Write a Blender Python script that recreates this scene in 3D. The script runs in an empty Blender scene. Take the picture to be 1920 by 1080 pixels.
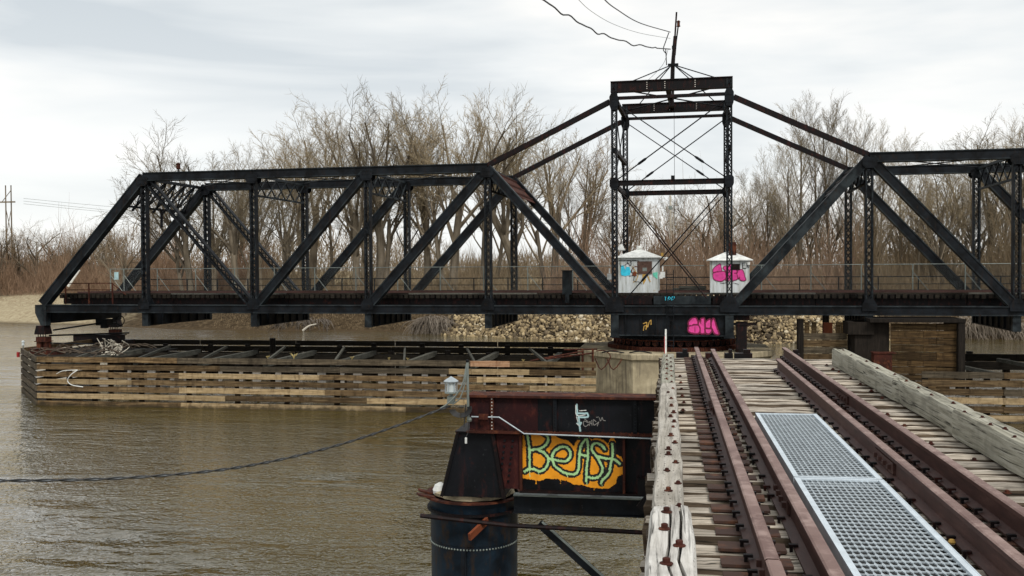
import bpy, math, random
import numpy as np
from mathutils import Vector, Matrix, noise as mnoise
random.seed(7); np.random.seed(7)
SC = bpy.context.scene
COL = SC.collection
# ------------------------------------------------------------------ camera
CZ = 8.1
cam = bpy.data.cameras.new('camera'); co = bpy.data.objects.new('camera', cam); COL.objects.link(co)
cam.sensor_width = 36; cam.lens = 1810.22 / 1920 * 36; cam.clip_start = 0.1; cam.clip_end = 4000
RX = (0.9872008, 0.1593792, -0.0057323); FW = (-0.1594626, 0.9870056, -0.0197894); UP = (0.0025038, 0.0204502, 0.9997877)
co.matrix_world = Matrix(((RX[0], UP[0], -FW[0], 0), (RX[1], UP[1], -FW[1], 0), (RX[2], UP[2], -FW[2], CZ), (0, 0, 0, 1)))
SC.camera = co
# ------------------------------------------------------------------ sky, sun, exposure
SUN_EL, SUN_AZ = math.radians(48), math.radians(152)      # azimuth clockwise from +Y
W = bpy.data.worlds.new('World'); SC.world = W; W.use_nodes = True
nt = W.node_tree; nt.nodes.clear()
def wn(t, **k):
    n = nt.nodes.new(t)
    for a, b in k.items(): setattr(n, a, b)
    return n
out = wn('ShaderNodeOutputWorld'); bg = wn('ShaderNodeBackground'); bg.inputs[1].default_value = 0.1
sky = wn('ShaderNodeTexSky', sky_type='NISHITA', sun_disc=False, sun_elevation=SUN_EL, sun_rotation=SUN_AZ)
tc = wn('ShaderNodeTexCoord'); mp = wn('ShaderNodeMapping'); mp.inputs['Scale'].default_value = (1.0, 1.0, 5.0); mp.inputs['Location'].default_value = (5.7, 1.9, .7)
n1 = wn('ShaderNodeTexNoise'); n1.inputs['Scale'].default_value = 2.1; n1.inputs['Detail'].default_value = 5; n1.inputs['Roughness'].default_value = .5; n1.inputs['Distortion'].default_value = .35
r1 = wn('ShaderNodeValToRGB')
e = r1.color_ramp.elements
e[0].position = .34; e[0].color = (4.5, 4.9, 5.15, 1); e[1].position = .6; e[1].color = (7.75, 7.6, 7.3, 1)
m_ = r1.color_ramp.elements.new(.48); m_.color = (6.3, 6.5, 6.5, 1)
sx = wn('ShaderNodeSeparateXYZ')
hr = wn('ShaderNodeMapRange'); hr.inputs[1].default_value = 0.0; hr.inputs[2].default_value = .3; hr.inputs[3].default_value = 1.0; hr.inputs[4].default_value = 0.0
mh = wn('ShaderNodeMixRGB'); mh.inputs[2].default_value = (8.0, 8.0, 7.85, 1)
mfac = wn('ShaderNodeMath', operation='MULTIPLY'); mfac.inputs[1].default_value = .62
mx = wn('ShaderNodeMixRGB'); mx.inputs[0].default_value = .93
L = nt.links.new
L(tc.outputs['Generated'], mp.inputs[0]); L(mp.outputs[0], n1.inputs['Vector']); L(n1.outputs[0], r1.inputs[0])
L(tc.outputs['Generated'], sx.inputs[0]); L(sx.outputs[2], hr.inputs[0]); L(hr.outputs[0], mfac.inputs[0]); L(mfac.outputs[0], mh.inputs[0]); L(r1.outputs[0], mh.inputs[1])
L(sky.outputs[0], mx.inputs[1]); L(mh.outputs[0], mx.inputs[2]); L(mx.outputs[0], bg.inputs[0]); L(bg.outputs[0], out.inputs[0])
sl = bpy.data.lights.new('sun', 'SUN'); sl.energy = 1.5; sl.angle = math.radians(14); sl.color = (1, .96, .9)
so = bpy.data.objects.new('sun', sl); COL.objects.link(so)
sd = Vector((math.sin(SUN_AZ) * math.cos(SUN_EL), math.cos(SUN_AZ) * math.cos(SUN_EL), math.sin(SUN_EL)))
so.rotation_euler = sd.to_track_quat('Z', 'Y').to_euler(); so.location = (0, 0, 60)
SC.view_settings.view_transform = 'Standard'; SC.view_settings.look = 'None'
SC.view_settings.exposure = 0.47; SC.view_settings.gamma = 1; SC.view_settings.use_curve_mapping = False
# ------------------------------------------------------------------ materials
class NT:
    def __init__(s, name, rough=.8, metal=0, spec=.5):
        s.m = bpy.data.materials.new(name); s.m.use_nodes = True; s.t = s.m.node_tree
        s.b = s.t.nodes['Principled BSDF']; s.b.inputs['Roughness'].default_value = rough
        s.b.inputs['Metallic'].default_value = metal; s.b.inputs['Specular IOR Level'].default_value = spec
    def n(s, t, **k):
        n = s.t.nodes.new(t)
        for a, b in k.items(): setattr(n, a, b)
        return n
    def l(s, a, b): s.t.links.new(a, b)
    def vec(s, scale=(1, 1, 1), space='Object', rnd=0.0):
        tc = s.n('ShaderNodeTexCoord'); mp = s.n('ShaderNodeMapping'); mp.inputs['Scale'].default_value = scale
        s.l(tc.outputs[space], mp.inputs[0])
        if rnd:
            oi = s.n('ShaderNodeObjectInfo'); ml = s.n('ShaderNodeMath', operation='MULTIPLY'); ml.inputs[1].default_value = rnd
            cx = s.n('ShaderNodeCombineXYZ'); s.l(oi.outputs['Random'], ml.inputs[0])
            for i in range(3): s.l(ml.outputs[0], cx.inputs[i])
            s.l(cx.outputs[0], mp.inputs['Location'])
        return mp.outputs[0]
    def noise(s, v, scale, detail=4, rough=.55, dist=0):
        n = s.n('ShaderNodeTexNoise'); n.inputs['Scale'].default_value = scale; n.inputs['Detail'].default_value = detail
        n.inputs['Roughness'].default_value = rough; n.inputs['Distortion'].default_value = dist
        s.l(v, n.inputs['Vector']); return n.outputs[0]
    def ramp(s, fac, stops):
        r = s.n('ShaderNodeValToRGB'); el = r.color_ramp.elements
        while len(el) < len(stops): el.new(.5)
        for e_, (p, c) in zip(el, stops):
            e_.position = p; e_.color = (*c, 1) if len(c) == 3 else c
        s.l(fac, r.inputs[0]); return r.outputs[0]
    def mix(s, fac, a, b, mode='MIX'):
        m = s.n('ShaderNodeMixRGB', blend_type=mode)
        for i, x in enumerate((fac, a, b)):
            if isinstance(x, (int, float)): m.inputs[i].default_value = x
            elif isinstance(x, tuple): m.inputs[i].default_value = (*x, 1)
            else: s.l(x, m.inputs[i])
        return m.outputs[0]
    def col(s, c):
        if isinstance(c, tuple): s.b.inputs['Base Color'].default_value = (*c, 1)
        else: s.l(c, s.b.inputs['Base Color'])
    def bump(s, h, strength=.3, dist=.02):
        b = s.n('ShaderNodeBump'); b.inputs['Strength'].default_value = strength; b.inputs['Distance'].default_value = dist
        s.l(h, b.inputs['Height']); s.l(b.outputs[0], s.b.inputs['Normal'])
    def rnd(s): return s.n('ShaderNodeObjectInfo').outputs['Random']

def mat_steel(name, a, b, rust, amt=.62, rough=.55, rnd=9.0, sc=1.0):
    m = NT(name, rough, 0, .15); v = m.vec((sc, sc, sc), rnd=rnd)
    n_ = m.noise(v, 1.3, 6, .6, .4); c = m.mix(m.ramp(n_, [(.38, (0, 0, 0)), (.62, (1, 1, 1))]), a, b)
    n2 = m.noise(m.vec((2.2 * sc, 2.2 * sc, 1.1 * sc), rnd=rnd * 2), 2.3, 8, .68)
    c = m.mix(m.ramp(n2, [(amt - .06, (0, 0, 0)), (amt + .07, (1, 1, 1))]), c, rust)
    n4 = m.noise(m.vec((4, 4, .35), rnd=rnd * 3), 1.5, 5, .65); c = m.mix(m.ramp(n4, [(.56, (0, 0, 0)), (.72, (.6, .6, .6))]), c, tuple(x * 1.1 for x in rust))
    n3 = m.noise(v, 14, 4, .7); c = m.mix(m.ramp(n3, [(.64, (0, 0, 0)), (.8, (.55, .55, .55))]), c, (.09, .10, .10))
    m.col(c); m.bump(n2, .4, .01); return m.m
M = {}
M['steel'] = mat_steel('black_steel_paint', (.0025, .003, .0038), (.010, .013, .017), (.018, .011, .008), .63)
M['steel_light'] = mat_steel('faded_blue_black_paint', (.005, .007, .009), (.030, .038, .042), (.022, .013, .009), .64)
M['steel_red'] = mat_steel('rusted_dark_steel', (.009, .005, .005), (.006, .006, .007), (.045, .012, .009), .6)
M['rust'] = mat_steel('red_rust', (.062, .018, .012), (.030, .011, .008), (.13, .042, .020), .57, .8)
M['rustpaint'] = mat_steel('orange_rust', (.22, .06, .025), (.13, .04, .02), (.06, .022, .014), .6, .85)
M['steel_blk'] = mat_steel('oily_black_girder_paint', (.0035, .004, .005), (.008, .009, .012), (.040, .012, .010), .63, .5)
M['maroon'] = mat_steel('dark_maroon_rust', (.034, .008, .008), (.016, .006, .007), (.080, .020, .014), .6, .7)
M['shell'] = mat_steel('blue_black_pile_shell', (.004, .006, .009), (.010, .022, .036), (.030, .018, .010), .60, .42, sc=.9)
def mk_rail():
    m = NT('brown_rail_steel', .6, 0, .3); v = m.vec((6, 1.2, 6), rnd=5)
    n_ = m.noise(v, 3, 6, .65); c = m.ramp(n_, [(.25, (.032, .014, .011)), (.55, (.066, .029, .023)), (.8, (.12, .060, .046))])
    n2 = m.noise(m.vec((1, 1, 1)), 60, 2, .7); c = m.mix(m.ramp(n2, [(.4, (0, 0, 0)), (.8, (.35, .35, .35))]), c, (.05, .02, .018))
    m.col(c); m.bump(n2, .15, .003); return m.m
M['rail'] = mk_rail()
M['rail_head'] = mat_steel('worn_rail_head', (.22, .145, .125), (.14, .082, .070), (.30, .21, .185), .56, .5)
M['plate'] = mat_steel('brown_tie_plate', (.045, .027, .022), (.075, .042, .032), (.13, .055, .03), .6, .7)
def mk_wood(name, cols, dark, axis=0, rnd_tint=.35, crack=.5, rough=.85, dots=False, gs=1.0):
    m = NT(name, rough, 0, .15)
    sc = [22 * gs] * 3; sc[axis] = 1.1 * gs
    v = m.vec(tuple(sc), rnd=13)
    n_ = m.noise(v, 1.0, 8, .68, .5)
    c = m.ramp(n_, [(.28, cols[0]), (.5, cols[1]), (.7, cols[2])])
    sc2 = [38 * gs] * 3; sc2[axis] = .9 * gs
    n2 = m.noise(m.vec(tuple(sc2), rnd=31), 1.0, 4, .6, .9)
    cr = m.ramp(n2, [(.34, (1, 1, 1)), (.45, (0, 0, 0))])
    c = m.mix(m.mix(crack, (0, 0, 0), cr), c, dark)
    n3 = m.noise(m.vec((1.7, 1.7, 1.7), rnd=17), 1.6, 5, .6)
    c = m.mix(m.ramp(n3, [(.5, (0, 0, 0)), (.75, (.55, .55, .55))]), c, tuple(x * .45 for x in cols[0]))
    t = m.ramp(m.rnd(), [(0, (1 - rnd_tint,) * 3), (.5, (1, 1, 1)), (1, (1 + rnd_tint * .4, 1 + rnd_tint * .3, 1 + rnd_tint * .15))])
    c = m.mix(1.0, c, t, 'MULTIPLY')
    if dots:
        vv = [30.] * 3; vv[axis] = 14.
        vo = m.n('ShaderNodeTexVoronoi', feature='F1'); vo.inputs['Scale'].default_value = 1; vo.inputs['Randomness'].default_value = .35
        m.l(m.vec(tuple(vv)), vo.inputs['Vector'])
        c = m.mix(m.ramp(vo.outputs['Distance'], [(.10, (.75, .75, .75)), (.2, (0, 0, 0))]), c, dark)
    if gs == .6:
        g = m.n('ShaderNodeNewGeometry'); sp = m.n('ShaderNodeSeparateXYZ'); m.l(g.outputs['Position'], sp.inputs[0])
        na = m.n('ShaderNodeMath', operation='MULTIPLY'); na.inputs[1].default_value = .9; m.l(m.noise(g.outputs['Position'], 1.3, 5, .7), na.inputs[0])
        nb = m.n('ShaderNodeMath', operation='ADD'); m.l(sp.outputs[2], nb.inputs[0]); m.l(na.outputs[0], nb.inputs[1])
        c = m.mix(m.ramp(nb.outputs[0], [(.50, (.85, .85, .85)), (.72, (0, 0, 0))]), c, (.035, .028, .016))
        ns = m.noise(m.vec((1.6, 1.6, .5), 'Object', rnd=7), 2.5, 6, .7); c = m.mix(m.ramp(ns, [(.52, (0, 0, 0)), (.68, (.7, .7, .7))]), c, tuple(x * .7 for x in cols[0]))
    m.col(c)
    h = m.mix(.5, n_, n2); m.bump(h, .7, .012); return m.m
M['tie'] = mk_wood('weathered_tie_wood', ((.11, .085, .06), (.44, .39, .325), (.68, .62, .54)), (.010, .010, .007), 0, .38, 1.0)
M['tie_side'] = mk_wood('creosote_and_gap_shade', ((.03, .02, .013), (.085, .062, .042), (.20, .16, .12)), (.008, .006, .004), 0, .4, 1.0)  # creosote brown that also paints the shade in the gaps between ties
M['timber'] = mk_wood('weathered_guard_timber', ((.22, .20, .165), (.40, .37, .32), (.52, .49, .44)), (.03, .025, .02), 1, .15, .55, dots=True)
M['timber_g'] = mk_wood('greenish_guard_timber', ((.13, .12, .09), (.33, .32, .26), (.44, .43, .37)), (.02, .018, .012), 1, .12, .95)
M['timber_old'] = mk_wood('split_bleached_timber', ((.16, .14, .125), (.52, .50, .46), (.76, .74, .70)), (.010, .010, .008), 1, .1, .95, dots=True, gs=.8)
M['plank'] = mk_wood('fender_plank_wood', ((.045, .027, .012), (.16, .105, .053), (.33, .235, .125)), (.012, .008, .006), 0, .42, .85, gs=.6)
M['crib'] = mk_wood('bridge_shaded_crib_wood', ((.022, .013, .006), (.075, .046, .020), (.17, .11, .05)), (.008, .005, .004), 0, .5, .85, gs=.6)  # plank browns darkened, the shade of the bridge put into the colour
M['plank_new'] = mk_wood('fresh_fender_plank', ((.17, .11, .055), (.39, .285, .155), (.58, .45, .28)), (.05, .03, .02), 0, .2, .4, gs=.6)
M['plank_red'] = mk_wood('orange_fresh_plank', ((.30, .14, .07), (.48, .28, .16), (.60, .45, .32)), (.06, .03, .02), 0, .1, .4, gs=.6)
M['plank_grey'] = mk_wood('grey_fender_plank', ((.035, .027, .018), (.10, .080, .054), (.20, .16, .11)), (.02, .016, .012), 0, .3, .7, gs=.6)
M['pile'] = mk_wood('tarred_pile_wood', ((.008, .007, .006), (.018, .014, .011), (.035, .028, .022)), (.004, .004, .004), 2, .3, .6)
M['wale'] = mk_wood('dark_wale_wood', ((.012, .010, .008), (.024, .020, .015), (.05, .042, .032)), (.004, .004, .004), 0, .3, .6)
M['brace'] = mk_wood('grey_brace_wood', ((.05, .05, .042), (.10, .10, .085), (.16, .16, .14)), (.012, .01, .01), 1, .3, .6)
M['pale'] = mk_wood('bleached_spacer_wood', ((.45, .42, .38), (.66, .63, .58), (.78, .75, .70)), (.10, .08, .06), 2, .25, .3)
M['bark'] = None
def mk_conc():
    m = NT('weathered_concrete', .9, 0, .2); v = m.vec((1, 1, 1))
    n_ = m.noise(v, .9, 7, .62, .6); c = m.ramp(n_, [(.3, (.20, .165, .11)), (.5, (.38, .32, .21)), (.7, (.54, .46, .31))])
    n2 = m.noise(m.vec((5, 5, .35)), 1, 5, .6); c = m.mix(m.ramp(n2, [(.48, (0, 0, 0)), (.68, (.7, .7, .7))]), c, (.12, .10, .075))
    m.col(c); m.bump(m.noise(v, 8, 6, .6), .35, .03); return m.m
M['conc'] = mk_conc()
def mk_simple(name, c, rough=.6, metal=0, var=.25, sc=3.0, bump=0, spec=.4):
    m = NT(name, rough, metal, spec); n_ = m.noise(m.vec(rnd=3), sc, 5, .6)
    m.col(m.ramp(n_, [(.3, tuple(x * (1 - var) for x in c)), (.7, tuple(min(1, x * (1 + var)) for x in c))]))
    if bump: m.bump(n_, bump, .01)
    return m.m
M['galv'] = mk_simple('galvanised_steel', (.40, .45, .48), .5, .25, .18, 9)
M['galv_dull'] = mk_simple('dull_galvanised_steel', (.22, .25, .23), .5, .3, .3, 3)
M['wire'] = mk_simple('fence_wire', (.30, .32, .30), .5, .4)
M['white'] = mk_simple('white_paint', (.74, .75, .72), .6)
M['galv_frame'] = mk_simple('bright_galvanised_frame', (.58, .65, .70), .5, .2, .12, 9)
M['glass'] = mk_simple('lantern_glass', (.55, .60, .60), .08, 0, .1, 4, 0, .8)
M['red'] = mk_simple('red_lens', (.35, .02, .02), .3)
M['cable'] = mk_simple('black_cable', (.03, .03, .03), .5)
M['pink'] = mk_simple('pink_spray_paint', (.72, .055, .30), .55, 0, .22, 5)
M['dkpink'] = mk_simple('dark_pink_paint', (.16, .005, .04), .6)
M['orange'] = mk_simple('orange_spray_paint', (.90, .34, .010), .55, 0, .16, 6)
M['green'] = mk_simple('mint_spray_paint', (.42, .70, .32), .55, 0, .2, 10)
M['blackp'] = mk_simple('black_spray_paint', (.010, .010, .009), .6)
M['cyan'] = mk_simple('cyan_spray_paint', (.04, .55, .75), .55)
M['teal'] = mk_simple('teal_spray_paint', (.15, .62, .45), .55)
M['paleblue'] = mk_simple('pale_blue_paint', (.40, .58, .60), .55)
M['greyp'] = mk_simple('grey_chalk_paint', (.33, .32, .30), .7)
M['ochre'] = mk_simple('ochre_rust_stain', (.50, .30, .07), .8)
M['brownp'] = mk_simple('brown_board', (.10, .055, .04), .8, 0, .4, 6)
M['straw'] = mk_simple('dry_straw', (.50, .40, .17), .9, 0, .3, 8)
M['stick'] = mk_simple('dark_stick', (.07, .052, .036), .9, 0, .5, 4)
M['pegrey'] = mk_simple('pale_stick', (.50, .46, .38), .85, 0, .3, 4)
def mk_cabin():
    m = NT('cabin_white_sheet', .55, 0, .4); v = m.vec((1, 1, 1))
    n_ = m.noise(m.vec((3.5, 3.5, .4)), 1.2, 6, .65); c = m.ramp(n_, [(.35, (.30, .30, .24)), (.48, (.58, .61, .60)), (.62, (.70, .74, .75))])
    n2 = m.noise(v, 1.6, 5, .7); c = m.mix(m.ramp(n2, [(.62, (0, 0, 0)), (.75, (.6, .6, .6))]), c, (.40, .30, .14))
    m.col(c); return m.m
M['cabin'] = mk_cabin()
def mk_bark(name, a, b):
    m = NT(name, .9, 0, .1); n_ = m.noise(m.vec((1, 1, .3), rnd=20), 1.2, 3, .6)
    c = m.ramp(n_, [(.3, a), (.7, b)])
    t = m.ramp(m.rnd(), [(0, (.62, .60, .58)), (.5, (1, .97, .92)), (1, (1.2, 1.13, 1.02))])
    m.col(m.mix(1.0, c, t, 'MULTIPLY')); return m.m
M['bark'] = mk_bark('grey_brown_bark', (.085, .07, .052), (.25, .215, .165))
M['twig'] = mk_bark('tan_twigs', (.20, .165, .11), (.37, .315, .22))
M['twig_dk'] = mk_bark('brown_twigs', (.15, .11, .075), (.31, .235, .16))
M['brush'] = mk_bark('reddish_brush', (.17, .115, .08), (.34, .24, .17))
M['brush_b'] = mk_bark('brown_brush', (.165, .125, .08), (.32, .25, .16))
M['root'] = mk_bark('bleached_roots', (.10, .085, .07), (.26, .23, .20))
def mk_rock():
    m = NT('tan_riprap', .9, 0, .2)
    at = m.n('ShaderNodeAttribute', attribute_name='shade')
    c = m.ramp(at.outputs['Fac'], [(0, (.04, .03, .02)), (.3, (.155, .118, .072)), (.6, (.31, .235, .13)), (.85, (.45, .35, .20)), (1, (.56, .49, .36))])
    m.col(c); return m.m
M['rock'] = mk_rock()
def mk_ground():
    m = NT('river_bank_ground', .95, 0, .1)
    g = m.n('ShaderNodeNewGeometry'); sp = m.n('ShaderNodeSeparateXYZ'); m.l(g.outputs['Position'], sp.inputs[0])
    v = g.outputs['Position']
    n_ = m.noise(v, .25, 6, .6); n2 = m.noise(v, 1.6, 8, .7); n3 = m.noise(v, .05, 4, .5)
    straw = m.ramp(n2, [(.3, (.16, .12, .065)), (.5, (.33, .26, .15)), (.7, (.46, .39, .24))])
    litter = m.ramp(n2, [(.3, (.022, .016, .009)), (.5, (.065, .045, .025)), (.7, (.15, .11, .065))])
    sand = m.ramp(n2, [(.3, (.16, .12, .075)), (.42, (.32, .26, .165)), (.6, (.42, .36, .24)), (.75, (.50, .44, .31))])
    def mr(x, a, b):
        r = m.n('ShaderNodeMapRange'); r.inputs[1].default_value = a; r.inputs[2].default_value = b; m.l(x, r.inputs[0]); return r.outputs[0]
    # far field straw beyond the wood, litter under the trees
    c = m.mix(mr(sp.outputs[1], 165, 215), litter, straw)
    # sand bar on the left (a deposit)
    ad = m.n('ShaderNodeMath', operation='ADD'); m.l(sp.outputs[0], ad.inputs[0])
    ml = m.n('ShaderNodeMath', operation='MULTIPLY'); ml.inputs[1].default_value = 14; m.l(n_, ml.inputs[0]); m.l(ml.outputs[0], ad.inputs[1])
    lf = mr(ad.outputs[0], -72, -80)
    dm = m.n('ShaderNodeMath', operation='MULTIPLY'); m.l(lf, dm.inputs[0]); m.l(mr(sp.outputs[1], 166, 156), dm.inputs[1])
    c = m.mix(dm.outputs[0], c, sand)
    c = m.mix(mr(sp.outputs[2], .35, -.05), c, (.075, .052, .03))
    m.col(c); m.bump(n2, .8, .25); return m.m
M['ground'] = mk_ground()
def mk_water():
    m = NT('muddy_river_water', .03, 0, .5); m.b.inputs['IOR'].default_value = 1.5; m.b.inputs['Coat Weight'].default_value = .6; m.b.inputs['Coat Roughness'].default_value = .03; m.b.inputs['Coat IOR'].default_value = 1.4
    g = m.n('ShaderNodeNewGeometry'); v = g.outputs['Position']
    def sv(s, r=0):
        mp = m.n('ShaderNodeMapping'); mp.inputs['Scale'].default_value = s; mp.inputs['Rotation'].default_value = (0, 0, r); m.l(v, mp.inputs[0]); return mp.outputs[0]
    nb = m.noise(sv((.03, .06, .03)), 1, 4, .55, .5)
    m.col(m.ramp(nb, [(.35, (.044, .031, .002)), (.65, (.066, .049, .006))]))
    a = m.noise(sv((1.7, 2.5, 1), .3), 1.0, 2, .6, .8); b = m.noise(sv((4.2, 5.0, 1), -.4), 1.0, 1, .5, 1.0)
    c = m.noise(sv((.3, .75, 1), .3), 1.0, 2, .5, .3)
    h1 = m.mix(.45, a, b)
    # calmer and rougher patches
    pt = m.ramp(m.noise(sv((.05, .09, 1), .2), 1, 3, .6, .8), [(.40, (.22, .22, .22)), (.60, (1, 1, 1))])
    mm = m.n('ShaderNodeMath', operation='MULTIPLY'); m.l(h1, mm.inputs[0]); m.l(pt, mm.inputs[1])
    ad = m.n('ShaderNodeMath', operation='ADD'); m.l(mm.outputs[0], ad.inputs[0]); m.l(c, ad.inputs[1])
    m.bump(ad.outputs[0], 1.0, .26); m.l(m.b.inputs['Normal'].links[0].from_socket, m.b.inputs['Coat Normal']); return m.m
M['water'] = mk_water()
# ------------------------------------------------------------------ mesh builder
def nrm(v): return v / max(np.linalg.norm(v), 1e-9)
class MB:
    def __init__(s): s.v = []; s.f = []; s.m = []; s.k = 0
    def add(s, vs, fs, mat=0):
        vs = np.asarray(vs, float).reshape(-1, 3); s.v.append(vs)
        for f in fs: s.f.append([i + s.k for i in f]); s.m.append(mat)
        s.k += len(vs); return s
    def box(s, c, d, rz=0, mat=0, rx=0, ry=0):
        c = np.array(c, float); h = np.array(d, float) / 2
        p = np.array([[x, y, z] for x in (-1, 1) for y in (-1, 1) for z in (-1, 1)]) * h
        if rx: a, b = math.cos(rx), math.sin(rx); p = p @ np.array([[1, 0, 0], [0, a, -b], [0, b, a]]).T
        if ry: a, b = math.cos(ry), math.sin(ry); p = p @ np.array([[a, 0, b], [0, 1, 0], [-b, 0, a]]).T
        if rz: a, b = math.cos(rz), math.sin(rz); p = p @ np.array([[a, -b, 0], [b, a, 0], [0, 0, 1]]).T
        return s.add(p + c, [(0, 1, 3, 2), (4, 6, 7, 5), (0, 4, 5, 1), (2, 3, 7, 6), (0, 2, 6, 4), (1, 5, 7, 3)], mat)
    def bb(s, x0, x1, y0, y1, z0, z1, mat=0):
        return s.box(((x0 + x1) / 2, (y0 + y1) / 2, (z0 + z1) / 2), (abs(x1 - x0), abs(y1 - y0), abs(z1 - z0)), 0, mat)
    def beam(s, p0, p1, w, h, up=(0, 0, 1), mat=0):
        p0 = np.array(p0, float); p1 = np.array(p1, float); d = nrm(p1 - p0); up = np.array(up, float)
        if abs(d @ up) > .99: up = np.array([0, 1., 0])
        sx = nrm(np.cross(d, up)); su = np.cross(sx, d)
        vs = [p + sx * a * w / 2 + su * b * h / 2 for p in (p0, p1) for a, b in ((-1, -1), (1, -1), (1, 1), (-1, 1))]
        return s.add(vs, [(3, 2, 1, 0), (4, 5, 6, 7), (0, 1, 5, 4), (1, 2, 6, 5), (2, 3, 7, 6), (3, 0, 4, 7)], mat)
    def tube(s, pts, r, n=6, mat=0, cap=True):
        pts = np.asarray(pts, float); N = len(pts)
        r = np.full(N, r, float) if np.isscalar(r) else np.asarray(r, float)
        d = np.gradient(pts, axis=0); d /= np.maximum(np.linalg.norm(d, axis=1, keepdims=True), 1e-9)
        ref = np.array([0, 0, 1.]) if abs(d[0][2]) < .9 else np.array([1., 0, 0])
        a = np.cross(d, ref); a /= np.maximum(np.linalg.norm(a, axis=1, keepdims=True), 1e-9); b = np.cross(d, a)
        th = np.arange(n) * 2 * math.pi / n
        vs = pts[:, None] + r[:, None, None] * (np.cos(th)[None, :, None] * a[:, None] + np.sin(th)[None, :, None] * b[:, None])
        fs = [(i * n + j, i * n + (j + 1) % n, (i + 1) * n + (j + 1) % n, (i + 1) * n + j) for i in range(N - 1) for j in range(n)]
        if cap: fs += [tuple(range(n - 1, -1, -1)), tuple((N - 1) * n + j for j in range(n))]
        return s.add(vs.reshape(-1, 3), fs, mat)
    def cyl(s, c, r, z0, z1, n=24, mat=0, r1=None):
        r1 = r if r1 is None else r1
        return s.tube([(c[0], c[1], z0), (c[0], c[1], z1)], [r, r1], n, mat)
    def lathe(s, c, prof, n=24, mat=0):
        th = np.arange(n) * 2 * math.pi / n; vs = []
        for r, z in prof: vs += [(c[0] + r * math.cos(t), c[1] + r * math.sin(t), c[2] + z) for t in th]
        N = len(prof)
        fs = [(i * n + j, i * n + (j + 1) % n, (i + 1) * n + (j + 1) % n, (i + 1) * n + j) for i in range(N - 1) for j in range(n)]
        fs += [tuple(range(n - 1, -1, -1)), tuple((N - 1) * n + j for j in range(n))]
        return s.add(vs, fs, mat)
    def prism(s, poly, y0, y1, mat=0):      # polygon in XZ extruded along Y
        n = len(poly); vs = [(x, y0, z) for x, z in poly] + [(x, y1, z) for x, z in poly]
        return s.add(vs, [tuple(range(n)), tuple(range(2 * n - 1, n - 1, -1))] + [(i, i + n, (i + 1) % n + n, (i + 1) % n) for i in range(n)], mat)
    def vprism(s, poly, z0, z1, mat=0):
        n = len(poly); vs = [(x, y, z0) for x, y in poly] + [(x, y, z1) for x, y in poly]
        return s.add(vs, [tuple(range(n - 1, -1, -1)), tuple(range(n, 2 * n))] + [(i, (i + 1) % n, (i + 1) % n + n, i + n) for i in range(n)], mat)
    def mesh(s, name, mats):
        me = bpy.data.meshes.new(name); v = np.concatenate(s.v) if s.v else np.zeros((0, 3))
        me.from_pydata(v.tolist(), [], s.f)
        for m in (mats if isinstance(mats, (list, tuple)) else [mats]): me.materials.append(M[m] if isinstance(m, str) else m)
        if any(s.m): me.polygons.foreach_set('material_index', s.m)
        me.update(); return me
    def build(s, name, mats, parent=None, smooth=False, bevel=0):
        me = s.mesh(name, mats)
        if smooth:
            me.polygons.foreach_set('use_smooth', [True] * len(me.polygons))
            try: me.set_sharp_from_angle(angle=math.radians(40))
            except Exception: pass
        return link(name, me, parent, bevel=bevel)
def link(name, me, parent=None, loc=None, rz=0, bevel=0):
    o = bpy.data.objects.new(name, me); COL.objects.link(o)
    if parent is not None: o.parent = parent
    if loc is not None: o.location = loc
    if rz: o.rotation_euler = (0, 0, rz)
    if bevel:
        b = o.modifiers.new('bevel', 'BEVEL'); b.width = bevel; b.segments = 1; b.limit_method = 'ANGLE'
    return o
def tag(o, label, cat, group=None, kind=None):
    if label: o['label'] = label
    if cat: o['category'] = cat
    if group: o['group'] = group
    if kind: o['kind'] = kind
    return o
def thing(name, label, cat, loc=(0, 0, 0), rz=0, group=None):
    o = bpy.data.objects.new(name, None); COL.objects.link(o); o.location = loc; o.rotation_euler = (0, 0, rz); o.empty_display_size = .3
    return tag(o, label, cat, group)
def crom(pts, k=8):
    P = np.asarray(pts, float); P = np.vstack([2 * P[0] - P[1], P, 2 * P[-1] - P[-2]]); out_ = []
    for i in range(1, len(P) - 2):
        for t in np.arange(k) / k:
            a, b, c, d = P[i - 1:i + 3]
            out_.append(.5 * (2 * b + (c - a) * t + (2 * a - 5 * b + 4 * c - d) * t * t + (3 * b - a - 3 * c + d) * t ** 3))
    out_.append(P[-2]); return np.array(out_)
def catenary(p0, p1, sag, n=24):
    p0 = np.array(p0, float); p1 = np.array(p1, float); t = np.linspace(0, 1, n)[:, None]
    P = p0 + (p1 - p0) * t; P[:, 2] -= (4 * sag * t * (1 - t))[:, 0]; return P

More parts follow.
